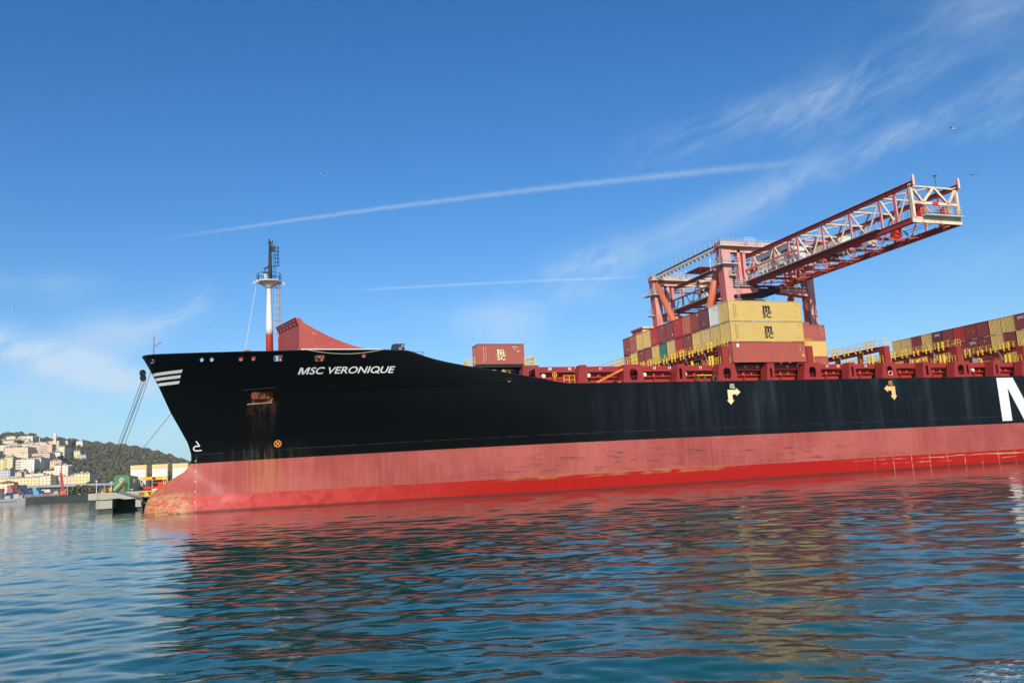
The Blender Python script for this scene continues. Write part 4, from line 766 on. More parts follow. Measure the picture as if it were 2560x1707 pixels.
# boom: a box truss
WN = [-2.95] + [3.0 + 6.68 * i for i in range(11)]; wE = WN[-1]
boom = thing('boom', None, None); boom.parent = cr_; boom.location = -cr_.location
def bpart(name, mb, mat): o = obj(name, mb, mat); o.parent = boom; return o
for t0 in (tL, tR):
    m_ = MB(); m_.ibeam((t0, -3.3, (zB0 + zB1) / 2), (t0, wE, (zB0 + zB1) / 2), .75, .85, .5, .08); bpart('bottom_chord', m_, m_girder)
    m_ = MB(); m_.ibeam((t0, -4.0, (zT0 + zT1) / 2), (t0, wE, (zT0 + zT1) / 2), .62, .66, .16, .1); bpart('top_chord', m_, m_girder)
    m_ = MB(); m_.add([(t0 - .2, -4.1, 42.2), (t0 + .2, -4.1, 42.2), (t0 + .2, -3.85, 42.2), (t0 - .2, -3.85, 42.2), (t0 - .2, -4.1, 43.7), (t0 + .2, -4.1, 43.7), (t0 + .2, -3.85, 43.7), (t0 - .2, -3.85, 43.7), (t0, -4.1, 43.95), (t0, -3.85, 43.95)], [(0, 1, 5, 4), (1, 2, 6, 5), (2, 3, 7, 6), (3, 0, 4, 7), (4, 5, 8), (6, 7, 9), (5, 6, 9, 8), (7, 4, 8, 9), (3, 2, 1, 0)]); bpart('end_horn', m_, m_crane)
    for i, wn in enumerate(WN):
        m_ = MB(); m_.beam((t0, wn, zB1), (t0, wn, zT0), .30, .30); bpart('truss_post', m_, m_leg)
        if i < len(WN) - 1:
            wm = (wn + WN[i + 1]) / 2
            m_ = MB(); m_.tube((t0, wn + .1, zT0 - .1), (t0, wm - .15, zB1), .14, None, 8); bpart('truss_diagonal', m_, m_tube if t0 == tL else m_crane)
            m_ = MB(); m_.tube((t0, WN[i + 1] - .1, zT0 - .1), (t0, wm + .15, zB1), .13, None, 8); bpart('truss_diagonal', m_, m_tube if t0 == tL else m_crane)
for wn in (-.05, 25.6):
    m_ = MB()
    for t0 in (tL, tR): m_.beam((t0, wn, zB1), (t0, wn, zT0), .42, .30)
    if wn > 0: m_.beam((tL, wn, zT0 + .1), (tR, wn, zT0 + .1), .42, .4)
    bpart('portal_frame', m_, m_leg)
for i, wn in enumerate(WN):
    m_ = MB(); m_.tube((tL, wn, zT0 + .2), (tR, wn, zT0 + .2), .17, None, 8); bpart('top_cross_tube', m_, m_tube)
    if i < len(WN) - 1:
        m_ = MB(); tmid = (tL + tR) / 2
        for t0 in (tL, tR): m_.tube((t0, WN[i + 1] - .2, zT0 + .2), (tmid, wn + .2, zT0 + .2), .13, None, 7)
        bpart('top_brace', m_, m_tube)
        m_ = MB(); wm = (wn + WN[i + 1]) / 2
        m_.beam((tL, wm, zB0 + .35), (tR, wm, zB0 + .35), .28, .42)
        for t0, s in ((tL, 1), (tR, -1)): m_.add([(t0 + s * .3, wm, zB1), (t0 + s * 1.3, wm, zB0 + .2), (t0 + s * .3, wm, zB0 - .1), (t0 + s * .3, wm + .2, zB1), (t0 + s * 1.3, wm + .2, zB0 + .2), (t0 + s * .3, wm + .2, zB0 - .1)], [(0, 1, 2), (5, 4, 3), (1, 4, 5, 2), (0, 3, 4, 1)])
        if wm > 1: bpart('cross_frame', m_, m_girder)
        m_ = MB()
        for t0, s in ((tR, -1),): m_.beam((t0, wn + 1.2, zB0 + .3), (t0 - 2.2, wm - .6, zB0 + .3), .2, .2); m_.beam((t0, wn + 1.2, zB0 + .3), (t0 - 2.2, wn - .4, zB0 + .3), .2, .2)
        bpart('bottom_brace', m_, m_girder)
        m_ = MB(); m_.tube((tL, wm, zB1 - .1), (tR, wn, zB1 - .1), .10, None, 6); bpart('bottom_lattice', m_, m_girder) if wn > 22 else None
# outer end of the boom
m_ = MB(); m_.box(tL - .35, tR + .35, -3.4, -3.1, zB0 - .02, zB1 + .12); bpart('end_girder', m_, m_tube)
m_ = MB(); m_.beam((tL, -3.25, 39.75), (tR, -3.25, 39.75), .3, .42); bpart('end_crossbar', m_, m_tube)
m_ = MB(); m_.box(36.1, 37.2, -3.45, -3.38, 39.52, 39.98); bpart('bar_patch', m_, m_bred)
for a, b_ in (((tL + .3, 42.1), (34.3, 39.9)), ((36.7, 42.3), (34.4, 39.9)), ((36.8, 42.3), (39.3, 39.9)), ((tR - .2, 42.1), (39.4, 39.9))): m_ = MB(); m_.beam((a[0], -3.25, a[1]), (b_[0], -3.25, b_[1]), .34, .3, (0, 1, 0)); bpart('end_diagonal', m_, m_tube)
for t0 in (tL, tR): m_ = MB(); m_.beam((t0, -3.25, zB1), (t0, -3.25, zT0 + .4), .5, .4); bpart('end_post', m_, m_tube)
m_ = MB(); m_.tube((37.4, -3.3, 42.5), (37.4, -3.3, 44.2), .05); m_.tube((37.1, -3.3, 44.2), (37.7, -3.3, 44.3), .12); bpart('aviation_light', m_, m_dgrey)
m_ = MB(); m_.box(33.6, 41.1, -4.3, -3.4, 37.55, 37.75); pp_ = bpart('end_platform', m_, m_grey); m_ = MB(); m_.rail([(33.6, -3.4, 37.75), (33.6, -4.3, 37.75), (41.1, -4.3, 37.75), (41.1, -3.4, 37.75)], 1.2, .035, 3, 1.2); obj('hand_rail', m_, m_grey, pp_)
for tt_ in (34.9, 39.6):
    m_ = MB(); m_.tube((tt_ - .25, -2.2, 38.55), (tt_ + .25, -2.2, 38.55), .95, None, 24); bpart('rope_sheave', m_, steel('sheave_ochre', (.50, .33, .06), .5, .3)); m_ = MB(); m_.box(tt_ - .6, tt_ - .35, -3.0, -1.4, zB1, 39.6); bpart('sheave_bracket', m_, m_bred)
m_ = MB(); m_.box(36.2, 38.2, -2.6, -.6, 37.5, 38.6); m_.box(36.6, 37.0, -2.9, -2.6, 37.5, 38.4); bpart('winch_unit', m_, m_dgrey)
for w0, z0 in ((3.5, 39.8),): platform(boom, 38.3, 40.6, w0, w0 + 3, z0, .15)
# walkway with rail along the near side of the boom, cable channel, cables
for t0, s, nm_ in ((tL, -1, 'boom_walkway'),):
    m_ = MB(); m_.box(min(t0 + s * .4, t0 + s * 1.15), max(t0 + s * .4, t0 + s * 1.15), 3.0, wE, zB1 - .02, zB1 + .1); wk = bpart(nm_, m_, m_grey)
    m_ = MB(); m_.rail([(t0 + s * 1.12, 3.0, zB1 + .1), (t0 + s * 1.12, wE, zB1 + .1)], 1.15, .03, 2, 2.2); obj('hand_rail', m_, m_grey, wk)
m_ = MB(); m_.beam((tL - .55, 22.9, 39.68), (tL - .55, 66, 39.75), .22, .34); bpart('cable_channel', m_, m_brace)
for t0 in (33.6, 34.6, 38.6, 39.8):
    m_ = MB(); m_.tube((t0, -2, 37.9), (t0, wE, 38.0), .04, None, 4); bpart('hoist_cable', m_, m_dgrey)
# machinery houses inside the truss
mhs = MB(); mhs.box(32.9, 36.6, 26.6, 36.2, 38.6, 42.1); mh_ = bpart('machinery_house', mhs, m_white)
for y0 in (27.0, 27.9, 31.3, 32.25, 33.2, 34.15): m_ = MB(); m_.box(32.85, 32.9, y0, y0 + .78, 40.55, 41.05); obj('window', m_, m_glass, mh_)
m_ = MB(); m_.box(32.86, 32.9, 26.6, 36.2, 39.5, 39.56); m_.box(32.86, 32.9, 31.0, 31.06, 38.6, 42.1); obj('wall_seam', m_, m_grey, mh_)
m_ = MB(); m_.box(42.6, 46.0, 24.5, 31.5, 40.4, 43.3); h2 = obj('electrical_house', m_, m_cream, cr_); m_ = MB(); m_.box(42.2, 46.2, 23.6, 33, 40.2, 40.4); m_.rail([(42.2, 33, 40.4), (42.2, 23.6, 40.4), (46.2, 23.6, 40.4)], 1.1, .03, 2, 1.2); obj('house_platform', m_, m_grey, h2)
m_ = MB(); m_.box(29.2, 33.2, 50.5, 56.5, 43.55, 43.7)
for a, b_ in ((29.3, 50.7), (33.0, 50.7), (29.3, 56.3), (33.0, 56.3)): m_.tube((a, b_, 42.4), (a, b_, 43.6), .06)
obj('shelter_roof', m_, m_girder, cr_)
for t0, w0, z0, z1 in ((31.5, 50, 43.6, 45.4), (30.5, 44.5, 43.5, 46.2), (31, 59, 43.6, 45.)): m_ = MB(); m_.tube((t0, w0, z0 - 1), (t0, w0, z1), .06); m_.tube((t0, w0, z1 - .9), (t0, w0, z1 - .2), .11); obj('antenna', m_, m_white, cr_)
for i in range(26):
    m_ = MB(); y = 40.5 + rnd.random() * 25; t0 = tL + .6 + rnd.random() * 6; z0 = zB1 + rnd.random() * 1.0; m_.box(t0, t0 + .4 + rnd.random() * 1.4, y, y + .4 + rnd.random() * 1.5, z0, z0 + .4 + rnd.random() * 1.3); bpart('deck_machinery', m_, rnd.choice([m_grey, m_dgrey, m_crane, m_girder, m_white]))
for i in range(8):
    m_ = MB(); y = 4 + rnd.random() * 17; t0 = tL + 2.4 + rnd.random() * 4; m_.box(t0, t0 + .6 + rnd.random(), y, y + .8 + rnd.random() * 2, zB1 + .1, zB1 + .8 + rnd.random()); bpart('deck_machinery', m_, rnd.choice([m_grey, m_dgrey, m_crane, m_bred]))
m_ = MB(); m_.box(23.2, 26.2, 66.5, 72.5, 33.3, 33.7); m_.box(23.4, 26.0, 67, 72, 31.2, 33.3); obj('drive_house', m_, m_crane, cr_); platform(cr_, 22.8, 26, 66, 73, 31.2)
# trolley hanging under the boom
trl = thing('crane_trolley', 'dark trolley with spreader hanging under the crane boom above the yellow containers', 'crane trolley', (36.7, 41, 33.2))
m_ = MB(); m_.box(33.4, 40.0, 38.5, 45.5, 35.7, 36.25)
for i in range(5): m_.box(33.6 + i * 1.3, 34.5 + i * 1.3, 39 + (i % 3) * 2.4, 38.6 + (i % 3) * 2.4, 36.3, 36.9 + .35 * (i % 3))
obj('trolley_frame', m_, m_bluebox, trl)
m_ = MB(); m_.box(31.0, 42.8, 42.0, 44.6, 33.6, 34.1); m_.box(35.5, 38.2, 41.8, 44.8, 34.1, 34.7); obj('spreader', m_, m_dgrey, trl)
for t0 in (33.6, 35.2, 38.4, 40): m_ = MB(); m_.tube((t0, 41.5, 34.6), (t0, 41.5, 35.7), .04, None, 4); obj('hoist_rope', m_, m_dgrey, trl)

# ------------------------------------------------------------------ jetty, quay and what stands on them
jt = thing('jetty', 'weathered concrete jetty on thick piers beyond the bow', 'jetty', (-80, 62, 0))
m_ = MB(); n = 40
top_ = [(-86.6 + 26.6 * i / n, 2.06 + .10 * rnd.random() - (.12 if 3 < i < 30 and rnd.random() < .3 else 0)) for i in range(n + 1)]
for (a, za), (b_, zb2) in zip(top_, top_[1:]): m_.add([(a, 54, za), (b_, 54, zb2), (b_, 54, 3.16), (a, 54, 3.16), (a, 90, za), (b_, 90, zb2), (b_, 90, 3.16), (a, 90, 3.16)], [(0, 1, 2, 3), (3, 2, 6, 7), (0, 4, 5, 1)])
m_.add([(-86.6, 54, 2.06), (-86.6, 90, 2.06), (-86.6, 90, 3.16), (-86.6, 54, 3.16)], [(0, 3, 2, 1)]); obj('deck_slab', m_, m_concrete, jt)
for a, b_ in ((-85.5, -83.1), (-79.65, -78.6), (-74, -71.5), (-67, -64.5)):
    m_ = MB(); m_.box(a, b_, 54.3, 80, .62, 2.1); p = obj('pier', m_, m_concrete, jt); m_ = MB(); m_.box(a + .25, b_ + .05, 54.6, 79.8, -2, .62); obj('pier_foot', m_, m_wetcon, p)
m_ = MB(); m_.box(-84.6, -62, 60, 80, -2, 1.9); obj('back_wall', m_, m_wetcon, jt)
m_ = MB(); m_.box(-79.2, -75.5, 53.9, 53.98, 2.25, 3.05); sb = obj('fender_board', m_, m_byel, jt); m_ = MB(); m_.box(-79.15, -78.3, 53.86, 53.9, 2.4, 2.95); obj('board_panel', m_, steel('board_brown', (.28, .14, .04), .6), sb)
m_ = MB(); m_.box(-77.9, -77.15, 53.86, 53.9, 2.82, 2.95); m_.box(-77.65, -77.4, 53.86, 53.9, 2.42, 2.82); m_.box(-77.4, -77.05, 53.86, 53.9, 2.42, 2.54); obj('board_mark', m_, m_black, sb)
m_ = MB(); m_.tube((-78.7, 53.55, 1.05), (-77.4, 53.55, 1.25), .42, None, 16); fd = thing('fender', 'black cylindrical rubber fender hung on the jetty beside the bulb', 'fender', (-78, 53.5, .6)); obj('rubber_body', m_, m_black, fd, True)
m_ = MB(); m_.tube((-78.5, 53.6, 1.1), (-78.5, 53.9, 2.3), .04); obj('hanging_chain', m_, m_dgrey, fd)
qy = MB(); qy.box(-52, 220, 34.4, 130, -2, 3.1); tag(obj('quay', qy, m_concrete), None, None, None, 'structure')
# green container shed on the jetty
gs = thing('green_shed', 'green container shed with a white round emblem on the jetty', 'shed', (-82, 57, 3.18))
m_ = MB(); corr(m_, 9, lambda k_, d: ((-83.15 + k_ * 2.26, 57 + d, 3.2), (-83.15 + k_ * 2.26, 57 + d, 5.82)), .05); m_.box(-83.2, -80.86, 57.06, 72, 3.18, 5.86); obj('shed_wall', m_, m_green, gs)
m_ = MB()
for x in (-83.2, -80.98): m_.box(x, x + .12, 56.96, 57.08, 3.18, 5.9)
m_.box(-83.2, -80.86, 56.96, 57.06, 5.75, 5.9); m_.box(-81.35, -81.28, 56.93, 56.99, 3.9, 5.4); obj('shed_frame', m_, m_green, gs)
m_ = MB(); m_.ring((-82.05, 56.94, 5.1), (0, 1, 0), .27, .09, 20, 4); m_.box(-82.15, -81.95, 56.9, 56.95, 4.95, 5.05); obj('emblem', m_, m_wlet, gs)
m_ = MB(); m_.box(-80.87, -80.83, 62.5, 65.5, 4.7, 5.3); obj('window', m_, m_glass, gs)
st = thing('access_stair', 'small brown stair and ladder leaning on the green shed', 'stair', (-82.4, 56, 3.18))
m_ = MB(); m_.beam((-83.4, 56.2, 3.3), (-81.85, 56.2, 5.0), .12, .25); obj('stair_flight', m_, m_ladder, st); m_ = MB()
for x in (-81.82, -81.5): m_.beam((x, 56.2, 3.18), (x, 56.2, 5.1), .07, .07)
for zz in np.arange(3.4, 5.1, .3): m_.box(-81.82, -81.5, 56.17, 56.23, zz, zz + .08)
obj('ladder_frame', m_, steel('stair_brown', (.22, .10, .05), .7), st)
sp = thing('spreader_frame', 'red and yellow container spreader parked on the jetty beside the green shed', 'spreader', (-77.7, 64, 3.18))
m_ = MB(); m_.box(-79.9, -75.4, 63.8, 64.3, 5.02, 5.55); obj('yellow_beam', m_, m_byel, sp)
m_ = MB(); m_.box(-80.0, -75.4, 63.6, 64.4, 3.45, 3.85); obj('red_base', m_, m_bred, sp); m_ = MB(); m_.box(-77.9, -75.6, 64.6, 66, 3.5, 5.0); obj('red_panel', m_, steel('panel_red', (.55, .05, .03), .5), sp)
for x in (-79.6, -75.9): m_ = MB(); m_.disc((x, 63.74, 5.15), (0, 1, 0), .2, .1); m_.beam((x, 64, 3.85), (x + .3, 64, 5.0), .1, .1); m_.beam((x, 64, 3.85), (x - .25, 64, 5.0), .1, .1); obj('end_bracket', m_, m_cream, sp)
m_ = MB(); m_.tube((-78.5, 64.2, 3.9), (-78.5, 64.2, 4.9), .45, None, 14); m_.tube((-77.9, 64.2, 4.4), (-77.3, 64.2, 4.4), .3); obj('hydraulic_unit', m_, m_dgrey, sp); m_ = MB(); m_.box(-79.8, -79.4, 63.7, 64.3, 3.16, 3.45); m_.box(-76.1, -75.7, 63.7, 64.3, 3.16, 3.45); obj('foot', m_, m_grey, sp)
m_ = MB(); m_.box(-77.9, -77.4, 63.72, 63.8, 5.1, 5.45); obj('number_plate', m_, m_black, sp)
for i, (x0, lab) in enumerate(((-82.28, 'cream crate with white panels on the jetty, above the green shed'), (-78.62, 'cream crate with white panels above the yellow beam, between two others'), (-75.1, 'cream crate with white panels half hidden behind the bow'))):
    cc = thing('tank_crate', lab, 'crate', (x0 + 1.35, 73, 3.16), 'cream crates on the jetty')
    m_ = MB(); m_.box(x0, x0 + 2.66, 73, 83.5, 3.16, 7.9); obj('crate_body', m_, m_cream, cc)
    m_ = MB(); m_.box(x0 - .03, x0 + 2.69, 72.95, 83.55, 7.2, 7.96); obj('crate_lid', m_, steel('crate_tan', (.80, .56, .26), .6), cc)
    for a in range(4):
        for z0, z1 in ((5.0, 6.28), (6.42, 7.05), (3.6, 4.86)): m_ = MB(); m_.box(x0 + .12 + a * .62, x0 + .66 + a * .62, 72.94, 73.0, z0, z1); obj('white_panel', m_, m_white, cc)
    m_ = MB(); m_.box(x0 + 2.66, x0 + 2.72, 73.1, 83.3, 5.6, 5.7); m_.box(x0 + 2.66, x0 + 2.72, 78.1, 78.3, 3.3, 7.1); obj('side_rib', m_, m_cream, cc)
tp = MB(); tp.tube((-80.32, 55, 3.16), (-80.32, 55, 3.52), .05); tp.box(-80.6, -80.05, 54.9, 55.1, 3.5, 3.58); tag(obj('t_post', tp, m_cream), 'small T shaped post at the jetty edge before the green shed', 'post')
for i, (x, lab) in enumerate(((-85.2, 'dark mooring bollard at the jetty corner with ropes round it'),)):
    bb = thing('bollard', lab, 'bollard', (x, 55.6, 3.16)); m_ = MB(); m_.lathe((x, 55.6, 3.16), [(.34, 0), (.22, .08), (.2, .4), (.34, .5), (.3, .6), (.05, .62)], 14); obj('bollard_body', m_, m_dgrey, bb, True)
for i, (x, lab) in enumerate(((-84.45, 'yellow curved mooring hook next to the bollard'), (-83.55, 'yellow curved mooring hook beside the green shed'))):
    m_ = MB(); m_.add([(x - .3, 55.4, 3.16), (x + .3, 55.4, 3.16), (x + .12, 55.4, 3.6), (x + .05, 55.4, 4.0), (x - .12, 55.4, 4.0), (x - .18, 55.4, 3.5), (x - .3, 55.9, 3.16), (x + .3, 55.9, 3.16), (x + .12, 55.9, 3.6), (x + .05, 55.9, 4.0), (x - .12, 55.9, 4.0), (x - .18, 55.9, 3.5)], [(0, 1, 2, 3, 4, 5), (11, 10, 9, 8, 7, 6)] + [(j, j + 6, (j + 1) % 6 + 6, (j + 1) % 6) for j in range(6)]); tag(obj('mooring_hook', m_, m_byel), lab, 'hook', 'yellow mooring hooks on the jetty')
for x, h_, lab in ((-86.2, 2.1, 'thin pale lamp post on the far left corner of the jetty'), (-85.0, 1.6, 'thin pale post between the ropes and the green shed'), (-83.9, 1.8, 'thin pale post just left of the green shed')):
    m_ = MB(); m_.tube((x, 60, 3.16), (x, 60, 3.16 + h_), .06, .04); m_.box(x - .2, x + .15, 59.95, 60.05, 3.1 + h_, 3.2 + h_); tag(obj('lamp_post', m_, m_white), lab, 'post', 'thin posts on the jetty')
def rope(a, b_, sag, r, lab, mt=m_rope, grp='mooring lines at the bow'):
    a, b_ = Vector(a), Vector(b_); pts = [a.lerp(b_, i / 14) + Vector((0, 0, -sag * 4 * (i / 14) * (1 - i / 14))) for i in range(15)]; tag(obj('mooring_line', MB().path(pts, r, 6), mt), lab, 'rope', grp)
BL = (-85.2, 55.6, 3.5)
rope((-75.45, 15.7, 17.3), BL, .35, .042, 'leftmost taut mooring line from the bow down to the jetty')
rope((-75.35, 16.0, 16.9), (-84.95, 55.7, 3.45), .45, .042, 'second mooring line close beside the leftmost one')
rope((-75.25, 16.2, 16.7), (-84.7, 55.6, 3.45), .25, .042, 'third mooring line of the close bunch under the bow')
rope((-74.35, 15.6, 18.6), (-84.4, 55.4, 3.6), .9, .04, 'mooring line from the bow fairlead, right of the close bunch')
rope((-70.7, 18.6, 15.0), (-84.2, 55.5, 3.5), .3, .045, 'mooring line that crosses the sky alone behind the stem')
rope(side(-57.0, 18.25, .1), side(-48.0, 17.98, .1), .55, .035, 'slack tan rope sagging along the bulwark above the ship name', m_rope, 'ropes hung on the bulwark')
for z0, x, lab in ((17.45, -75.55, 'upper black rope guard hanging under the bow tip'), (16.85, -75.5, 'lower round black rope guard hanging under the bow tip')):
    m_ = MB(); m_.disc((x, 15.6, z0), (.3, -1, .2), .36, .3, 16); m_.ring((x, 15.5, z0 + .1), (.3, -1, 0), .28, .09); tag(obj('rope_guard', m_, m_black), lab, 'rope guard', 'rope guards at the bow')

# ------------------------------------------------------------------ far shore: hill, wood, town
CX, CY = -66.034, -94.725
def pol(az, r, z=0.): return (CX + r * math.sin(R(az)), CY + r * math.cos(R(az)), z)
RG = [(-40, 110), (-20, 135), (-12.61, 128.8), (-11.94, 132.5), (-11.49, 129.6), (-11.03, 128.2), (-10.66, 122), (-10.42, 117.0), (-10.05, 118.3), (-9.38, 118.7), (-8.95, 115.7), (-8.42, 113.2), (-8.13, 110.7), (-7.64, 108.), (-7.00, 105.3), (-6.30, 102.2), (-5.44, 97.0), (-5.03, 95), (-4.67, 91.4), (-4.21, 86.1), (-3.58, 79.7), (-2.90, 70.3), (-2.52, 65.0), (-2.05, 60), (0, 42), (5, 25), (12, 14), (40, 10)]
def hill_z(az, r):
    rz = float(np.interp(az, [a for a, _ in RG], [z_ for _, z_ in RG])); k_ = min(1, max(0, (r - 930) / 970)); k_ = k_ * k_ * (3 - 2 * k_) * .45 + k_ * .55
    if r > 1900: k_ = 1 - (r - 1900) / 1500
    return 4.5 + (rz - 4.5) * k_ + 2.2 * math.sin(az * 9 + r * .013) * k_
hm_ = MB(); azs = np.linspace(-38, 40, 200); rs = list(np.linspace(900, 1900, 40)) + [2000, 2200, 2600, 3200]
for a in azs:
    for r in rs: hm_.v.append(pol(a, r, hill_z(a, r)))
for i in range(len(azs) - 1):
    for j in range(len(rs) - 1): k_ = i * len(rs) + j; hm_.f.append((k_, k_ + len(rs), k_ + len(rs) + 1, k_ + 1))
m_hill = steel('hill_ground', (.085, .080, .045), .95, .5, (.16, .12, .07), .5, .03, False, .1)
tag(obj('hill', hm_, m_hill), None, None, None, 'structure')
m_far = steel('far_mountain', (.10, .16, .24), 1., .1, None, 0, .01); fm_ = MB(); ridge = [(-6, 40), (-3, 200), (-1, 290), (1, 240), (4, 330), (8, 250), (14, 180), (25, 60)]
for a, z_ in ridge: fm_.v += [pol(a, 9000, -5), pol(a, 9000, z_), pol(a, 9600, -5)]
for i in range(len(ridge) - 1): fm_.f += [(3 * i, 3 * i + 3, 3 * i + 4, 3 * i + 1), (3 * i + 1, 3 * i + 4, 3 * i + 5, 3 * i + 2)]
tag(obj('mountain', fm_, m_far), None, None, None, 'structure')
# woodland: leaf clumps spread through each crown, scattered over the hill
mf = bpy.data.materials.new('woodland_leaves'); mf.use_nodes = True; t = NT(mf.node_tree); b = t.n['Principled BSDF']
P = t.node('ShaderNodeNewGeometry').outputs['Position']; nn1 = t.noise(P, .03, 4, .6); nn2 = t.noise(P, .22, 3, .6)
cw = t.mix(t.ss(nn1, .38, .62), (.150, .155, .080), (.180, .145, .092)); cw = t.mix(t.m('MULTIPLY', t.ss(nn2, .4, .7), .6), cw, (.105, .122, .060)); t.put(b.inputs['Base Color'], cw); b.inputs['Roughness'].default_value = .9; b.inputs['Specular IOR Level'].default_value = .1
nr = np.random.RandomState(3)
def leaves(cs, hs, n, size):
    """cs crown centres, hs crown half-sizes -> many small random leaf-clump faces"""
    N = len(cs); d = nr.normal(size=(N, n, 3)); d /= np.linalg.norm(d, axis=2, keepdims=True); rad = nr.uniform(.45, 1.05, (N, n, 1)); c = cs[:, None] + d * rad * hs[:, None]
    u = nr.normal(size=(N, n, 3)); u /= np.linalg.norm(u, axis=2, keepdims=True); v = np.cross(u, d + .3 * nr.normal(size=(N, n, 3))); v /= np.linalg.norm(v, axis=2, keepdims=True) + 1e-6
    s = size[:, None, None] * nr.uniform(.6, 1.2, (N, n, 1)); q = np.stack([c - u * s - v * s, c + u * s - v * s * .6, c + u * s * .7 + v * s, c - u * s * .8 + v * s * .8], 2).reshape(-1, 3)
    m_ = MB(); m_.v = [tuple(p) for p in q.tolist()]; m_.f = [(4 * i, 4 * i + 1, 4 * i + 2, 4 * i + 3) for i in range(N * n)]; return m_
cs, hs, sz = [], [], []
for _ in range(15000):
    a = nr.uniform(-13.2, 2.5); r = 930 + 1000 * nr.uniform(0, 1) ** .8
    town = (a < -8.6 and nr.uniform() > .16 + (.5 if r > 1680 else 0)) or (a < -7.6 and r < 1120 and nr.uniform() > .3)
    if town: continue
    h = nr.uniform(1.9, 3.9); p = pol(a, r, hill_z(a, r) + h * .7); cs.append(p); hs.append((h * .95, h * .95, h)); sz.append(h * .34)
tag(obj('woodland', leaves(np.array(cs), np.array(hs), 16, np.array(sz)), mf), 'brown and green autumn woodland covering the hillside', 'woodland', None, 'stuff')
m_trunk = steel('trunk_bark', (.10, .075, .05), .9)
def tree(az, r, h, wd, lab, colr, conical=False, z0=None):
    z0 = hill_z(az, r) - 1 if z0 is None else z0; bx, by, _ = pol(az, r); tr = thing('broadleaf_tree' if not conical else 'conifer_tree', lab, 'tree', (bx, by, z0), 'single trees on the shore')
    m_ = MB(); m_.tube((bx, by, z0), (bx + .2, by, z0 + h * .6), h * .045, h * .02, 7); m_.tube((bx, by, z0 + h * .35), (bx + wd * .3, by, z0 + h * .6), h * .02, h * .01, 5); m_.tube((bx, by, z0 + h * .4), (bx - wd * .3, by, z0 + h * .65), h * .02, h * .01, 5); obj('trunk', m_, m_trunk, tr)
    c_, h_, s_ = [], [], []
    for i in range(14):
        f_ = i / 13; rr_ = wd * (.5 if not conical else .55 * (1 - f_)) ; an = nr.uniform(0, 6.28); q = nr.uniform(.2, 1) * rr_
        zz = z0 + h * (.38 + .55 * (f_ if conical else nr.uniform())); c_.append((bx + q * math.cos(an), by + q * math.sin(an), zz)); k_ = wd * (.28 if not conical else .30 * (1 - f_ * .7)); h_.append((k_, k_, k_ * .8)); s_.append(k_ * .35)
    obj('crown', leaves(np.array(c_), np.array(h_), 22, np.array(s_)), colr, tr)
m_lf1 = steel('leaf_dark', (.035, .06, .022), .9, .5, (.07, .09, .03), .6, .4); m_lf2 = steel('leaf_olive', (.09, .10, .035), .9, .5, (.14, .10, .05), .5, .4); m_lf3 = steel('leaf_brown', (.13, .10, .045), .9, .5, (.07, .08, .03), .5, .4)
for args in ((-10.83, 1700, 16, 9, 'dark conical tree on the skyline above the yellow villa', m_lf1, True), (-8.62, 1640, 14, 11, 'round brown tree on the skyline right of the pink church', m_lf3), (-9.4, 1365, 9, 9, 'dark round tree before the white house below the church', m_lf1), (-11.55, 1590, 10, 9, 'green tree between two villas near the hilltop', m_lf2),
             (-10.4, 1215, 9, 10, 'green tree at the foot of the white balcony blocks', m_lf2), (-10.68, 1005, 7, 6, 'green tree before the long yellow building', m_lf2), (-7.9, 850, 12, 11, 'olive bush at the right end of the viaduct', m_lf3, False, 3), (-8.5, 700, 6, 11, 'low green bush on the quay under the viaduct', m_lf2, False, 4), (-7.75, 690, 7, 9, 'brown bush at the right end of the dark quay wall', m_lf3, False, 4)): tree(*args)
# town houses: (label, bearing, range, width, depth, ground, top, colour, roof)
def facade(name, col, floor=3.2, bay=3.4, balc=False):
    m = bpy.data.materials.new(name); m.use_nodes = True; t = NT(m.node_tree); b = t.n['Principled BSDF']
    tcn = t.node('ShaderNodeTexCoord').outputs['Object']; x_, y_, z_ = t.xyz(tcn); nrm = t.xyz(t.node('ShaderNodeTexCoord').outputs['Normal'])
    u = t.mix(t.m('GREATER_THAN', t.m('ABSOLUTE', nrm[0]), .7), t.comb(x_, x_, x_), t.comb(y_, y_, y_)); u = t.xyz(u)[0]
    fu = t.m('ABSOLUTE', t.m('SUBTRACT', t.m('FRACT', t.m('DIVIDE', t.m('ADD', u, 500), bay)), .5)); fz_ = t.m('FRACT', t.m('DIVIDE', t.m('ADD', z_, 500 * floor + .2), floor))
    win = t.m('MULTIPLY', t.m('LESS_THAN', fu, .15), t.m('MULTIPLY', t.m('GREATER_THAN', fz_, .32), t.m('LESS_THAN', fz_, .74)))
    win = t.m('MULTIPLY', win, t.m('LESS_THAN', t.m('ABSOLUTE', nrm[2]), .5)); sh_ = t.node('ShaderNodeObjectInfo').outputs['Random']
    c = t.mix(t.m('MULTIPLY', t.ss(t.noise(t.node('ShaderNodeNewGeometry').outputs['Position'], .25, 4, .6), .4, .7), .18), col, (.35, .28, .22))
    if balc: c = t.mix(t.m('MULTIPLY', t.m('LESS_THAN', fz_, .12), .5), c, (.75, .72, .68))
    c = t.mix(t.m('MULTIPLY', win, .78), c, t.mix(t.m('GREATER_THAN', sh_, .5), (.07, .09, .10), (.10, .12, .07)))
    t.put(b.inputs['Base Color'], c); b.inputs['Roughness'].default_value = .85; b.inputs['Specular IOR Level'].default_value = .2; return m
FM = dict(pink=(.84, .55, .41), cream=(.88, .72, .46), rose=(.76, .44, .33), yellow=(.88, .68, .34), white=(.88, .77, .60), peach=(.86, .62, .42), grey=(.56, .53, .50), orange=(.76, .52, .32))
FMAT = {k: facade('facade_' + k, v, 3.2, 3.4, k in ('white', 'grey')) for k, v in FM.items()}
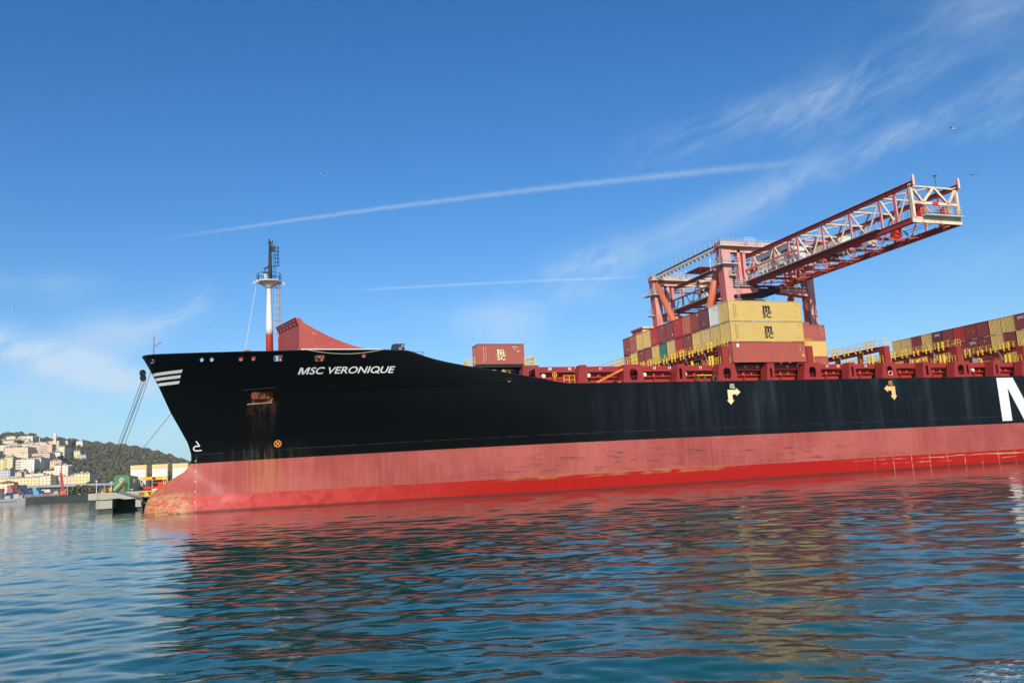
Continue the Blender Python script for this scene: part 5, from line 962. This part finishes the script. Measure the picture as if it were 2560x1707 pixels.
m_tile = steel('roof_tile', (.26, .12, .075), .85, .3); m_slate = steel('roof_slate', (.30, .29, .30), .8, .3); m_flat = steel('roof_flat', (.42, .38, .34), .9, .3)
BL_ = [('A',-12.45,1650,14.2,10.4,99.5,107.9,'pink','hip'), ('B',-12.14,1600,19.2,10.1,96.4,103.1,'cream','hip'), ('C',-11.72,1680,12.5,9.0,100.7,109.5,'rose','hip'), ('D',-11.44,1600,14.6,20.1,95.5,102.3,'yellow','hip'), ('E',-10.83,1650,17.0,9.0,101.4,108.4,'yellow','flat'), ('E2',-10.83,1640,3.3,9.0,100.8,110.6,'cream','flat'), ('F',-10.83,1520,35.7,9.0,86.4,92.2,'white','flat'), ('G',-11.75,1480,46.6,9.0,83.1,88.0,'cream','flat'), ('H',-11.74,1400,30.4,35.2,64.6,79.3,'peach','flat'), ('H2',-12.24,1410,9.0,9.0,65.5,80.3,'grey','flat'), ('I',-10.53,1420,33.3,15.6,63.7,83.0,'pink','flat'), ('J',-10.47,1370,24.3,25.8,60.9,67.9,'orange','flat'), ('L',-9.85,1600,19.2,32.7,90.6,101.0,'pink','hip'), ('M',-9.22,1620,9.3,20.4,91.2,101.7,'cream','hip'), ('N',-8.43,1600,10.5,9.0,92.1,97.7,'white','flat'), ('O',-9.46,1420,12.2,29.0,64.5,79.5,'cream','flat'), ('P',-9.67,1380,11.8,9.0,61.8,70.7,'white','hip'), ('Q',-8.55,1420,8.9,9.0,65.5,72.1,'yellow','flat'), ('R',-8.28,1400,12.0,9.0,60.0,64.6,'grey','flat'), ('S1',-12.43,1250,9.3,9.0,43.4,55.9,'yellow','flat'), ('S2',-12.13,1230,9.7,35.2,41.4,57.3,'yellow','flat'), ('T',-11.29,1230,22.5,15.5,37.5,54.1,'white','flat'), ('U',-10.65,1240,8.9,35.1,37.6,55.8,'white','flat'), ('V',-9.67,1250,14.3,9.8,46.0,51.9,'pink','flat'), ('W',-9.38,1120,14.7,13.2,30.7,41.5,'white','flat'), ('X',-9.94,1130,16.2,9.0,31.5,37.3,'cream','hip'), ('Y',-12.33,1100,12.6,25.9,32.9,37.5,'grey','flat'), ('Z',-11.36,1010,52.0,9.0,18.0,26.1,'yellow','flat'), ('AA',-10.21,1000,11.2,27.5,16.8,26.7,'cream','flat'), ('AB',-9.11,1010,26.0,9.0,16.3,25.4,'peach','flat'), ('AC',-8.23,1000,15.4,23.6,16.1,27.6,'yellow','flat'), ('AD',-12.23,960,14.8,12.1,15.3,21.7,'cream','hip'), ('AE',-10.76,1080,18.5,9.0,27.6,31.5,'white','flat'), ('AF',-11.60,1060,6.1,9.0,27.4,33.2,'peach','flat')]
BLAB = dict(A='pink villa with grey hip roof at the far left of the hilltop', B='cream villa with grey hip roof right of the pink one on the hilltop', C='small low rose house between two hilltop villas', D='yellow villa with grey hip roof near the hilltop', E='small yellow villa just below the dark conical tree', E2='narrow cream turret on the small yellow villa roof line', F='long white block below the hilltop villas', G='long low cream building with flat roof at upper left', H='big peach apartment block with dark side at the left', H2='grey balcony block left of the big peach one',
            I='big pink apartment block in the middle of the hill', J='low orange block in front of the big pink one', L='pink church with dark side under the bell tower', M='cream houses right of the church', N='white villa on the skyline right of the brown tree', O='cream tower block with balconies and dark side below the church', P='white house with hip roof before the cream tower block', Q='small yellow house alone among the woods', R='low grey house among the woods below the small yellow one',
            S1='yellow apartment block at the left picture edge', S2='tall yellow apartment block with wide dark side', T='white balcony block with rows of windows', U='narrow white block with wide dark side', V='pink house with red roof line behind the red crane jib', W='tall white building behind the red crane jib', X='cream house with hip roof left of the red crane', Y='grey building with dark side at lower left', Z='long yellow waterfront building', AA='cream waterfront building with dark side left of the red crane', AB='peach waterfront building right of the red crane', AC='yellow waterfront building with dark side at the right end of the row', AD='cream waterfront house with hip roof at the left edge', AE='white rooftops block behind the long yellow building', AF='small peach house above the long yellow building')
for n_, az, r, Wd, Dp, zb_, zt_, colr, roof in BL_:
    va = az + 180; rot_ = R(-az) - R(20)      # the facade is turned so that its right flank shows
    # local frame: x to the right along the facade, y away from the viewer
    hh = zt_ - zb_ + 10; fx, fy, _ = pol(az, r); o = thing('villa' if roof == 'hip' else 'apartment_building', BLAB[n_], 'house' if roof == 'hip' else 'building', (fx, fy, zb_ - 10), 'houses on the far shore')
    o.rotation_euler = (0, 0, rot_); m_ = MB(); m_.box(-Wd / 2, Wd / 2, 0, Dp, 0, hh if roof == 'flat' else hh * 1. - 1.5); wl2 = obj('wall', m_, FMAT[colr]); wl2.parent = o
    m_ = MB()
    if roof == 'hip':
        z0 = hh - 1.5; e = .6; rx = max(.3, Wd / 2 - Dp / 2); m_.add([(-Wd / 2 - e, -e, z0), (Wd / 2 + e, -e, z0), (Wd / 2 + e, Dp + e, z0), (-Wd / 2 - e, Dp + e, z0), (-rx, Dp / 2, z0 + 2.6), (rx, Dp / 2, z0 + 2.6)], [(0, 1, 5, 4), (1, 2, 5), (2, 3, 4, 5), (3, 0, 4), (3, 2, 1, 0)]); rm = m_slate if n_ in 'ABDP' else m_tile
    else:
        m_.box(-Wd / 2 - .5, Wd / 2 + .5, -.5, Dp + .5, hh, hh + .5); m_.box(-Wd * .3, -Wd * .1, Dp * .3, Dp * .6, hh + .5, hh + 2.2); m_.box(Wd * .15, Wd * .3, Dp * .2, Dp * .5, hh + .5, hh + 1.8); rm = m_flat
    rf = obj('roof', m_, rm); rf.parent = o
    if roof == 'flat' and n_ in ('T', 'U', 'H2', 'O', 'I', 'S2'):
        k_ = int((zt_ - zb_) / 3.2)
        for i in range(k_):
            m_ = MB(); xw = (-Wd / 2, -Wd / 2 + Wd * .3) if n_ != 'I' else (0, Wd * .3); m_.box(xw[0] - .3, xw[1], -1.2, 0, hh - 3.0 - i * 3.2, hh - 2.1 - i * 3.2); bb = obj('balcony', m_, m_flat); bb.parent = o
fr_n = random.Random(5)
for i in range(34):
    az = fr_n.uniform(-12.6, -8.9); r = fr_n.uniform(1040, 1640)
    if az > -9.6 and r > 1300: az -= 1.6
    Wd, Dp, hh = fr_n.uniform(7, 17), fr_n.uniform(8, 15), fr_n.uniform(6, 13); fx, fy, _ = pol(az, r); z0 = hill_z(az, r) - 4
    o = thing('terrace_house', 'small pale house packed among the taller blocks on the slope', 'house', (fx, fy, z0), 'small houses packed on the slope'); o.rotation_euler = (0, 0, R(-az) - R(fr_n.uniform(8, 26)))
    m_ = MB(); m_.box(-Wd / 2, Wd / 2, 0, Dp, 0, hh + 4); obj('wall', m_, FMAT[fr_n.choice(['cream', 'yellow', 'white', 'peach', 'pink', 'cream'])]).parent = o
    m_ = MB(); z1 = hh + 4
    if i % 3: m_.box(-Wd / 2 - .3, Wd / 2 + .3, -.3, Dp + .3, z1, z1 + .4); m_.box(-1.5, 1.5, Dp * .3, Dp * .6, z1 + .4, z1 + 1.8)
    else: m_.add([(-Wd / 2 - .4, -.4, z1), (Wd / 2 + .4, -.4, z1), (Wd / 2 + .4, Dp + .4, z1), (-Wd / 2 - .4, Dp + .4, z1), (-Wd / 2 - .4, Dp / 2, z1 + 2), (Wd / 2 + .4, Dp / 2, z1 + 2)], [(0, 1, 5, 4), (2, 3, 4, 5), (1, 2, 5), (3, 0, 4), (3, 2, 1, 0)])
    obj('roof', m_, m_tile if i % 3 == 0 else m_flat).parent = o
tw = thing('bell_tower', 'pale slender bell tower on the skyline above the pink church', 'tower', pol(-9.76, 1600, 92)); bx, by, _ = pol(-9.76, 1600)
m_ = MB(); m_.box(bx - 2.2, bx + 2.2, by - 2.2, by + 2.2, 92, 108.6); m_.box(bx - 2.5, bx + 2.5, by - 2.5, by + 2.5, 104.6, 105.1); obj('shaft', m_, FMAT['cream'], tw)
m_ = MB(); m_.lathe((bx, by, 108.6), [(2.2, 0), (2.0, 2.4), (2.3, 2.6), (1.5, 3.8), (.4, 5.0), (.1, 5.8)], 10); obj('cupola', m_, m_white, tw)
# elevated road, lamp mast, mobile crane, boxes on the far quay
vd = thing('viaduct', 'grey elevated road running in front of the waterfront buildings', 'viaduct', pol(-9, 800, 4))
m_ = MB(); va_ = np.linspace(-11.2, -6.0, 24); zv = lambda a: 12.6 - .25 * (a + 11.2) + .0 * a
for a, b_ in zip(va_, va_[1:]): m_.add([pol(a, 800, zv(a)), pol(b_, 800, zv(b_)), pol(b_, 800, zv(b_) + 2.0), pol(a, 800, zv(a) + 2.0), pol(a, 814, zv(a)), pol(b_, 814, zv(b_)), pol(b_, 814, zv(b_) + 2.0), pol(a, 814, zv(a) + 2.0)], [(0, 1, 2, 3), (7, 6, 5, 4), (4, 5, 1, 0), (3, 2, 6, 7)])
obj('parapet', m_, steel('parapet_grey', (.34, .34, .36), .8, .2), vd)
m_ = MB()
for a, b_ in zip(va_, va_[1:]): m_.add([pol(a, 802, zv(a) - 1.6), pol(b_, 802, zv(b_) - 1.6), pol(b_, 802, zv(b_) - .02), pol(a, 802, zv(a) - .02), pol(a, 812, zv(a) - 1.6), pol(b_, 812, zv(b_) - 1.6)], [(0, 1, 2, 3), (4, 5, 1, 0)])
obj('road_deck', m_, m_dgrey, vd)
for a in (-10.6, -9.6, -8.3, -7.2): q = pol(a, 806); m_ = MB(); m_.box(q[0] - 1.6, q[0] + 1.6, q[1] - 1, q[1] + 1, 3, zv(a) - 1.6); obj('viaduct_pier', m_, m_concrete, vd)
sg = MB(); base = [pol(a, 645) for a in np.linspace(-10.72, -2, 30)]; back = [pol(a, 960) for a in np.linspace(-14, 2, 30)]
m_qw = steel('quay_wall_dark', (.045, .052, .045), .9, .4, (.10, .09, .07), .5, .15, True)
for (a, b_) in zip(base, base[1:]): sg.add([(a[0], a[1], -2), (b_[0], b_[1], -2), (b_[0], b_[1], 4.6), (a[0], a[1], 4.6)], [(0, 1, 2, 3)])
sg.add([(base[0][0], base[0][1], -2), (base[0][0], base[0][1], 4.6), (base[0][0] - 60, base[0][1] + 60, 4.6), (base[0][0] - 60, base[0][1] + 60, -2)], [(0, 1, 2, 3)])
tag(obj('quay_wall', sg, m_qw), 'long dark stone quay wall across the harbour', 'wall')
gd = MB(); aa = np.linspace(-20, 6, 40)
for a, b_ in zip(aa, aa[1:]): gd.add([pol(a, 646 if a > -10.7 else 700, 4.58), pol(b_, 646 if b_ > -10.7 else 700, 4.58), pol(b_, 1000, 4.58), pol(a, 1000, 4.58)], [(0, 1, 2, 3)])
tag(obj('shore_ground', gd, m_flat), None, None, None, 'structure')
pr = thing('pale_pier', 'pale concrete pier with a low cabin at the far left waterline', 'pier', pol(-11.9, 640, 0)); m_ = MB(); q = [pol(-14.5, 632), pol(-10.86, 655), pol(-10.7, 690), pol(-14.5, 690)]
m_.add([(x_, y_, z_) for z_ in (-2, 4.3) for x_, y_, _ in q], [(0, 1, 5, 4), (1, 2, 6, 5), (4, 5, 6, 7)]); obj('pier_body', m_, steel('pier_pale', (.60, .58, .52), .85, .25), pr)
for a0, a1, z_ in ((-12.25, -11.95, 6.2), (-11.8, -11.5, 7.2), (-11.5, -11.35, 6.)): m_ = MB(); p0 = pol(a0, 655); p1 = pol(a1, 655); m_.box(p0[0], p1[0], p0[1], p0[1] + 5, 4.3, z_); obj('cabin', m_, m_concrete, pr)
m_ = MB(); p0, p1 = pol(-12.6, 639), pol(-11.62, 645.); m_.beam((p0[0], p0[1], 2.2), (p1[0], p1[1], 2.2), .5, .35); obj('rubbing_strip', m_, m_dark, pr)
def shorebox(az0, az1, z0, n, colr, lab, r=690):
    p0, p1 = pol(az0, r), pol(az1, r); k_ = thing('shipping_container', lab, 'container', (p0[0], p0[1], z0), 'containers on the far quay')
    L_ = max(2.4, p1[0] - p0[0]); m_ = MB(); m_.box(p0[0] + .06, p0[0] + L_ - .06, p0[1] + .05, p0[1] + 2.45, z0 + .06, z0 + 2.5); obj('box_wall', m_, CM[colr], k_)
    m_ = MB()
    for x_ in (p0[0], p0[0] + L_ - .14): m_.box(x_, x_ + .14, p0[1], p0[1] + 2.5, z0, z0 + 2.56)
    m_.box(p0[0], p0[0] + L_, p0[1], p0[1] + 2.5, z0 + 2.44, z0 + 2.56); obj('frame', m_, CM[colr], k_)
for a0, a1, z0, c_, lab in ((-12.13, -11.99, 11.4, 'brick', 'orange red container on top of the far quay stack'), (-11.98, -11.57, 11.4, 'purple', 'maroon container next to the orange red one, far quay stack top'), (-11.55, -11.16, 11.0, 'blue', 'dark blue container on top of the far quay stack'), (-12.13, -11.84, 8.8, 'brick', 'red container below the orange red one on the far quay'), (-11.83, -11.40, 8.8, 'purple', 'maroon container, second row of the far quay stack'), (-11.38, -11.01, 8.6, 'blue', 'dark blue container, second step of the far quay stack'), (-11.25, -10.84, 6.2, 'blue', 'dark blue container, third step of the far quay stack'), (-11.7, -11.27, 6.2, 'purple', 'maroon container at the foot of the far quay stack'), (-12.2, -11.72, 6.2, 'blue', 'dark blue container low at left on the far quay'),
                            (-10.84, -10.69, 8.7, 'sky', 'light blue container end standing highest right of the dark blue steps'), (-10.67, -10.41, 8.7, 'blue', 'blue container beside the upper light blue one'), (-10.83, -10.51, 6.3, 'sky', 'light blue container standing lower right of the dark blue steps'), (-10.49, -10.25, 6.3, 'blue', 'blue container at the right foot of the light blue ones'), (-12.6, -12.29, 9.2, 'purple', 'maroon container at the far left edge of the quay')): shorebox(a0, a1, z0, 1, c_, lab)  # shade put into the colour: maroon and blue boxes use darkened tones
for a0, a1, z1 in ((-12.2, -11.72, 6.2), (-11.7, -11.27, 6.2), (-11.25, -10.84, 6.2), (-10.83, -10.25, 6.3), (-12.6, -12.29, 9.2)): m_ = MB(); p0, p1 = pol(a0, 690.3), pol(a1, 690.3); m_.box(p0[0], p1[0], p0[1], p0[1] + 2, 4.5, z1); tag(obj('storage_plinth', m_, m_dgrey), 'dark base under the containers on the far quay', 'base', 'bases under the far containers')
mc = thing('mobile_crane', 'small red mobile crane with upright jib on the far quay', 'crane', pol(-9.25, 680, 4.6)); q = pol(-9.25, 680); q2 = pol(-9.40, 680)
m_ = MB(); m_.beam((q[0], q[1], 8), (q2[0] + .3, q2[1], 20.5), 1.5, 1.5, (0, 1, 0)); m_.beam((q2[0] + .3, q2[1], 20.5), (q2[0] + .4, q2[1], 28.6), .8, .8, (0, 1, 0), .4, .4); obj('jib', m_, steel('jib_red', (.42, .03, .03), .5), mc)
m_ = MB(); m_.box(q[0] - 1.6, q[0] + 1.8, q[1] - 1.3, q[1] + 1.3, 6.0, 7.8); m_.box(q[0] + 1.0, q[0] + 2.4, q[1] - 1.2, q[1] + 1.2, 6.6, 8.4); obj('slewing_cab', m_, steel('crane_cab', (.55, .12, .06), .5), mc)
m_ = MB(); m_.box(q[0] - 7.5, q[0] + 3, q[1] - 1.5, q[1] + 1.5, 5.2, 6.0)
for i in range(5): m_.tube((q[0] - 6.5 + 2.1 * i, q[1] - 1.7, 5.2), (q[0] - 6.5 + 2.1 * i, q[1] + 1.7, 5.2), .6, None, 10)
obj('carrier', m_, steel('carrier_red', (.45, .09, .06), .5), mc)
q = pol(-9.0, 675); lmst = thing('light_mast', 'tall thin yellow light mast beside the red mobile crane', 'light mast', (q[0], q[1], 4.6)); m_ = MB(); m_.tube((q[0], q[1], 4.6), (q[0], q[1], 25.5), .22, .14); obj('mast', m_, m_byel, lmst); m_ = MB(); m_.box(q[0] - 2.2, q[0] + 2.2, q[1] - .3, q[1] + .3, 25.4, 26.0); obj('lamp_bar', m_, m_grey, lmst)
fn = MB()
for i in range(60): p = pol(-11.5 + i * .03, 668); fn.box(p[0], p[0] + .08, p[1], p[1] + .08, 4.6, 6.6)
p0, p1 = pol(-11.5, 668), pol(-9.7, 668); fn.beam((*p0[:2], 6.5), (*p1[:2], 6.5), .08, .08); tag(obj('quay_fence', fn, m_grey), 'pale picket fence along the far quay before the containers', 'fence')
# gulls
def gull(az, el, r, lab, rz):
    d = D(az, el) * r; c = Vector((CX, CY, 2.7)) + d; m_ = MB(); k_ = thing('gull', lab, 'bird', tuple(c), 'gulls in the sky'); M3 = Matrix.Rotation(rz, 3, 'Z')
    f_ = lambda p: tuple(c + M3 @ Vector(p)); body = MB(); body.v = []
    prof = [(-.30, .01), (-.22, .05), (-.05, .085), (.12, .075), (.2, .045), (.27, .04), (.33, .01)]
    o = 0
    for x_, r_ in prof:
        for i in range(8): an = i * math.pi / 4; body.v.append(f_((x_, r_ * math.cos(an), r_ * math.sin(an))))
    for i in range(len(prof) - 1):
        for j in range(8): body.f.append((i * 8 + j, i * 8 + (j + 1) % 8, i * 8 + 8 + (j + 1) % 8, i * 8 + 8 + j))
    for s in (-1, 1):
        w_ = [(.12, s * .05, .03), (.16, s * .35, .17), (.02, s * .72, .08), (-.04, s * .70, .08), (-.02, s * .34, .16), (-.10, s * .05, .03)]; o = len(body.v); body.v += [f_(p) for p in w_] + [f_((p[0], p[1], p[2] - .015)) for p in w_]
        body.f += [(o, o + 1, o + 4, o + 5), (o + 1, o + 2, o + 3, o + 4), (o + 6, o + 11, o + 10, o + 7), (o + 7, o + 10, o + 9, o + 8), (o + 5, o + 11, o + 6, o), (o, o + 6, o + 7, o + 1), (o + 4, o + 10, o + 11, o + 5)]
    body.add([f_((-.28, -.03, 0)), f_((-.28, .03, 0)), f_((-.42, .08, 0)), f_((-.42, -.08, 0))], [(0, 1, 2, 3)]); obj('gull_body', body, m_white, k_, False)
gull(6.6, 20.9, 130, 'small gull flying above the long contrail', .5); gull(49.9, 19.3, 110, 'small gull flying above the crane boom tip', 2.0); gull(50.6, 16.4, 105, 'small gull flying to the right of the crane boom tip', 1.2); gull(-12.2, 11.3, 160, 'tiny gull low in the sky at the far left', .2)

# ------------------------------------------------------------------ the water
rr_ = np.concatenate([np.exp(np.linspace(math.log(3.), math.log(420.), 860)), np.exp(np.linspace(math.log(430.), math.log(12000.), 50))])
az_f = np.linspace(19.7 - 46, 19.7 + 46, 640); az_c = np.linspace(19.7 + 46, 19.7 + 314, 90)[1:-1]; az_ = np.radians(np.concatenate([az_f, az_c])); nA = len(az_)
RR, AA = np.meshgrid(rr_, az_, indexing='ij'); X = CX + RR * np.sin(AA); Y = CY + RR * np.cos(AA); Zw = np.zeros_like(X)
cell = np.maximum(np.gradient(rr_)[:, None], RR * np.radians(92 / 640)); cell[:, len(az_f) - 1:] = 1e6
ws = np.random.RandomState(11); wind = R(28)
gx = .5 + .5 * np.sin(X * .021 + 1.3 * np.sin(Y * .013) + .6) * np.sin(Y * .031 + 1.1 * np.sin(X * .017))
for i in range(150):
    lam = 10 ** ws.uniform(math.log10(.28), math.log10(6.)); th = wind + ws.normal(0, .52); kx, ky = math.sin(th) * 2 * math.pi / lam, math.cos(th) * 2 * math.pi / lam
    amp = .0021 * lam ** .92 * ws.uniform(.5, 1.2) / (1 + (lam / 3.6) ** 2) ** .7; att = np.clip((lam / cell - 2.5) / 3., 0, 1)
    if lam < 1.3: att = att * (.35 + 1.9 * gx ** 1.5)
    Zw += amp * att * np.sin(kx * X + ky * Y + ws.uniform(0, 6.283))
nR = len(rr_); vs = np.stack([X, Y, Zw], 2).reshape(-1, 3).astype(np.float32)
ii, jj = np.meshgrid(np.arange(nR - 1), np.arange(nA), indexing='ij'); j2 = (jj + 1) % nA
qd = np.stack([ii * nA + jj, ii * nA + j2, (ii + 1) * nA + j2, (ii + 1) * nA + jj], 2).reshape(-1, 4)[:, ::-1].astype(np.int32)
me = bpy.data.meshes.new('sea'); me.vertices.add(len(vs)); me.vertices.foreach_set('co', vs.ravel()); me.loops.add(qd.size); me.loops.foreach_set('vertex_index', qd.ravel()); me.polygons.add(len(qd)); me.polygons.foreach_set('loop_start', np.arange(0, qd.size, 4, dtype=np.int32)); me.polygons.foreach_set('loop_total', np.full(len(qd), 4, np.int32)); me.polygons.foreach_set('use_smooth', np.ones(len(qd), bool)); me.update(calc_edges=True)
me.materials.append(m_sea); tag(bpy.data.objects.new('sea', me), None, None, None, 'structure'); COL.objects.link(bpy.data.objects['sea'])

# ------------------------------------------------------------------ the air between here and the far hill
hz = MB(); hz.box(-3400, 3400, -400, 3600, -5, 175)
mz = bpy.data.materials.new('sea_haze'); mz.use_nodes = True; t = NT(mz.node_tree); t.n.clear(); pv = t.node('ShaderNodeVolumePrincipled'); pv.inputs['Color'].default_value = (.72, .86, 1, 1); pv.inputs['Density'].default_value = .00006; pv.inputs['Anisotropy'].default_value = .0
t.put(t.node('ShaderNodeOutputMaterial').inputs['Volume'], pv.outputs[0]); tag(obj('haze', hz, mz), None, None, None, 'stuff')
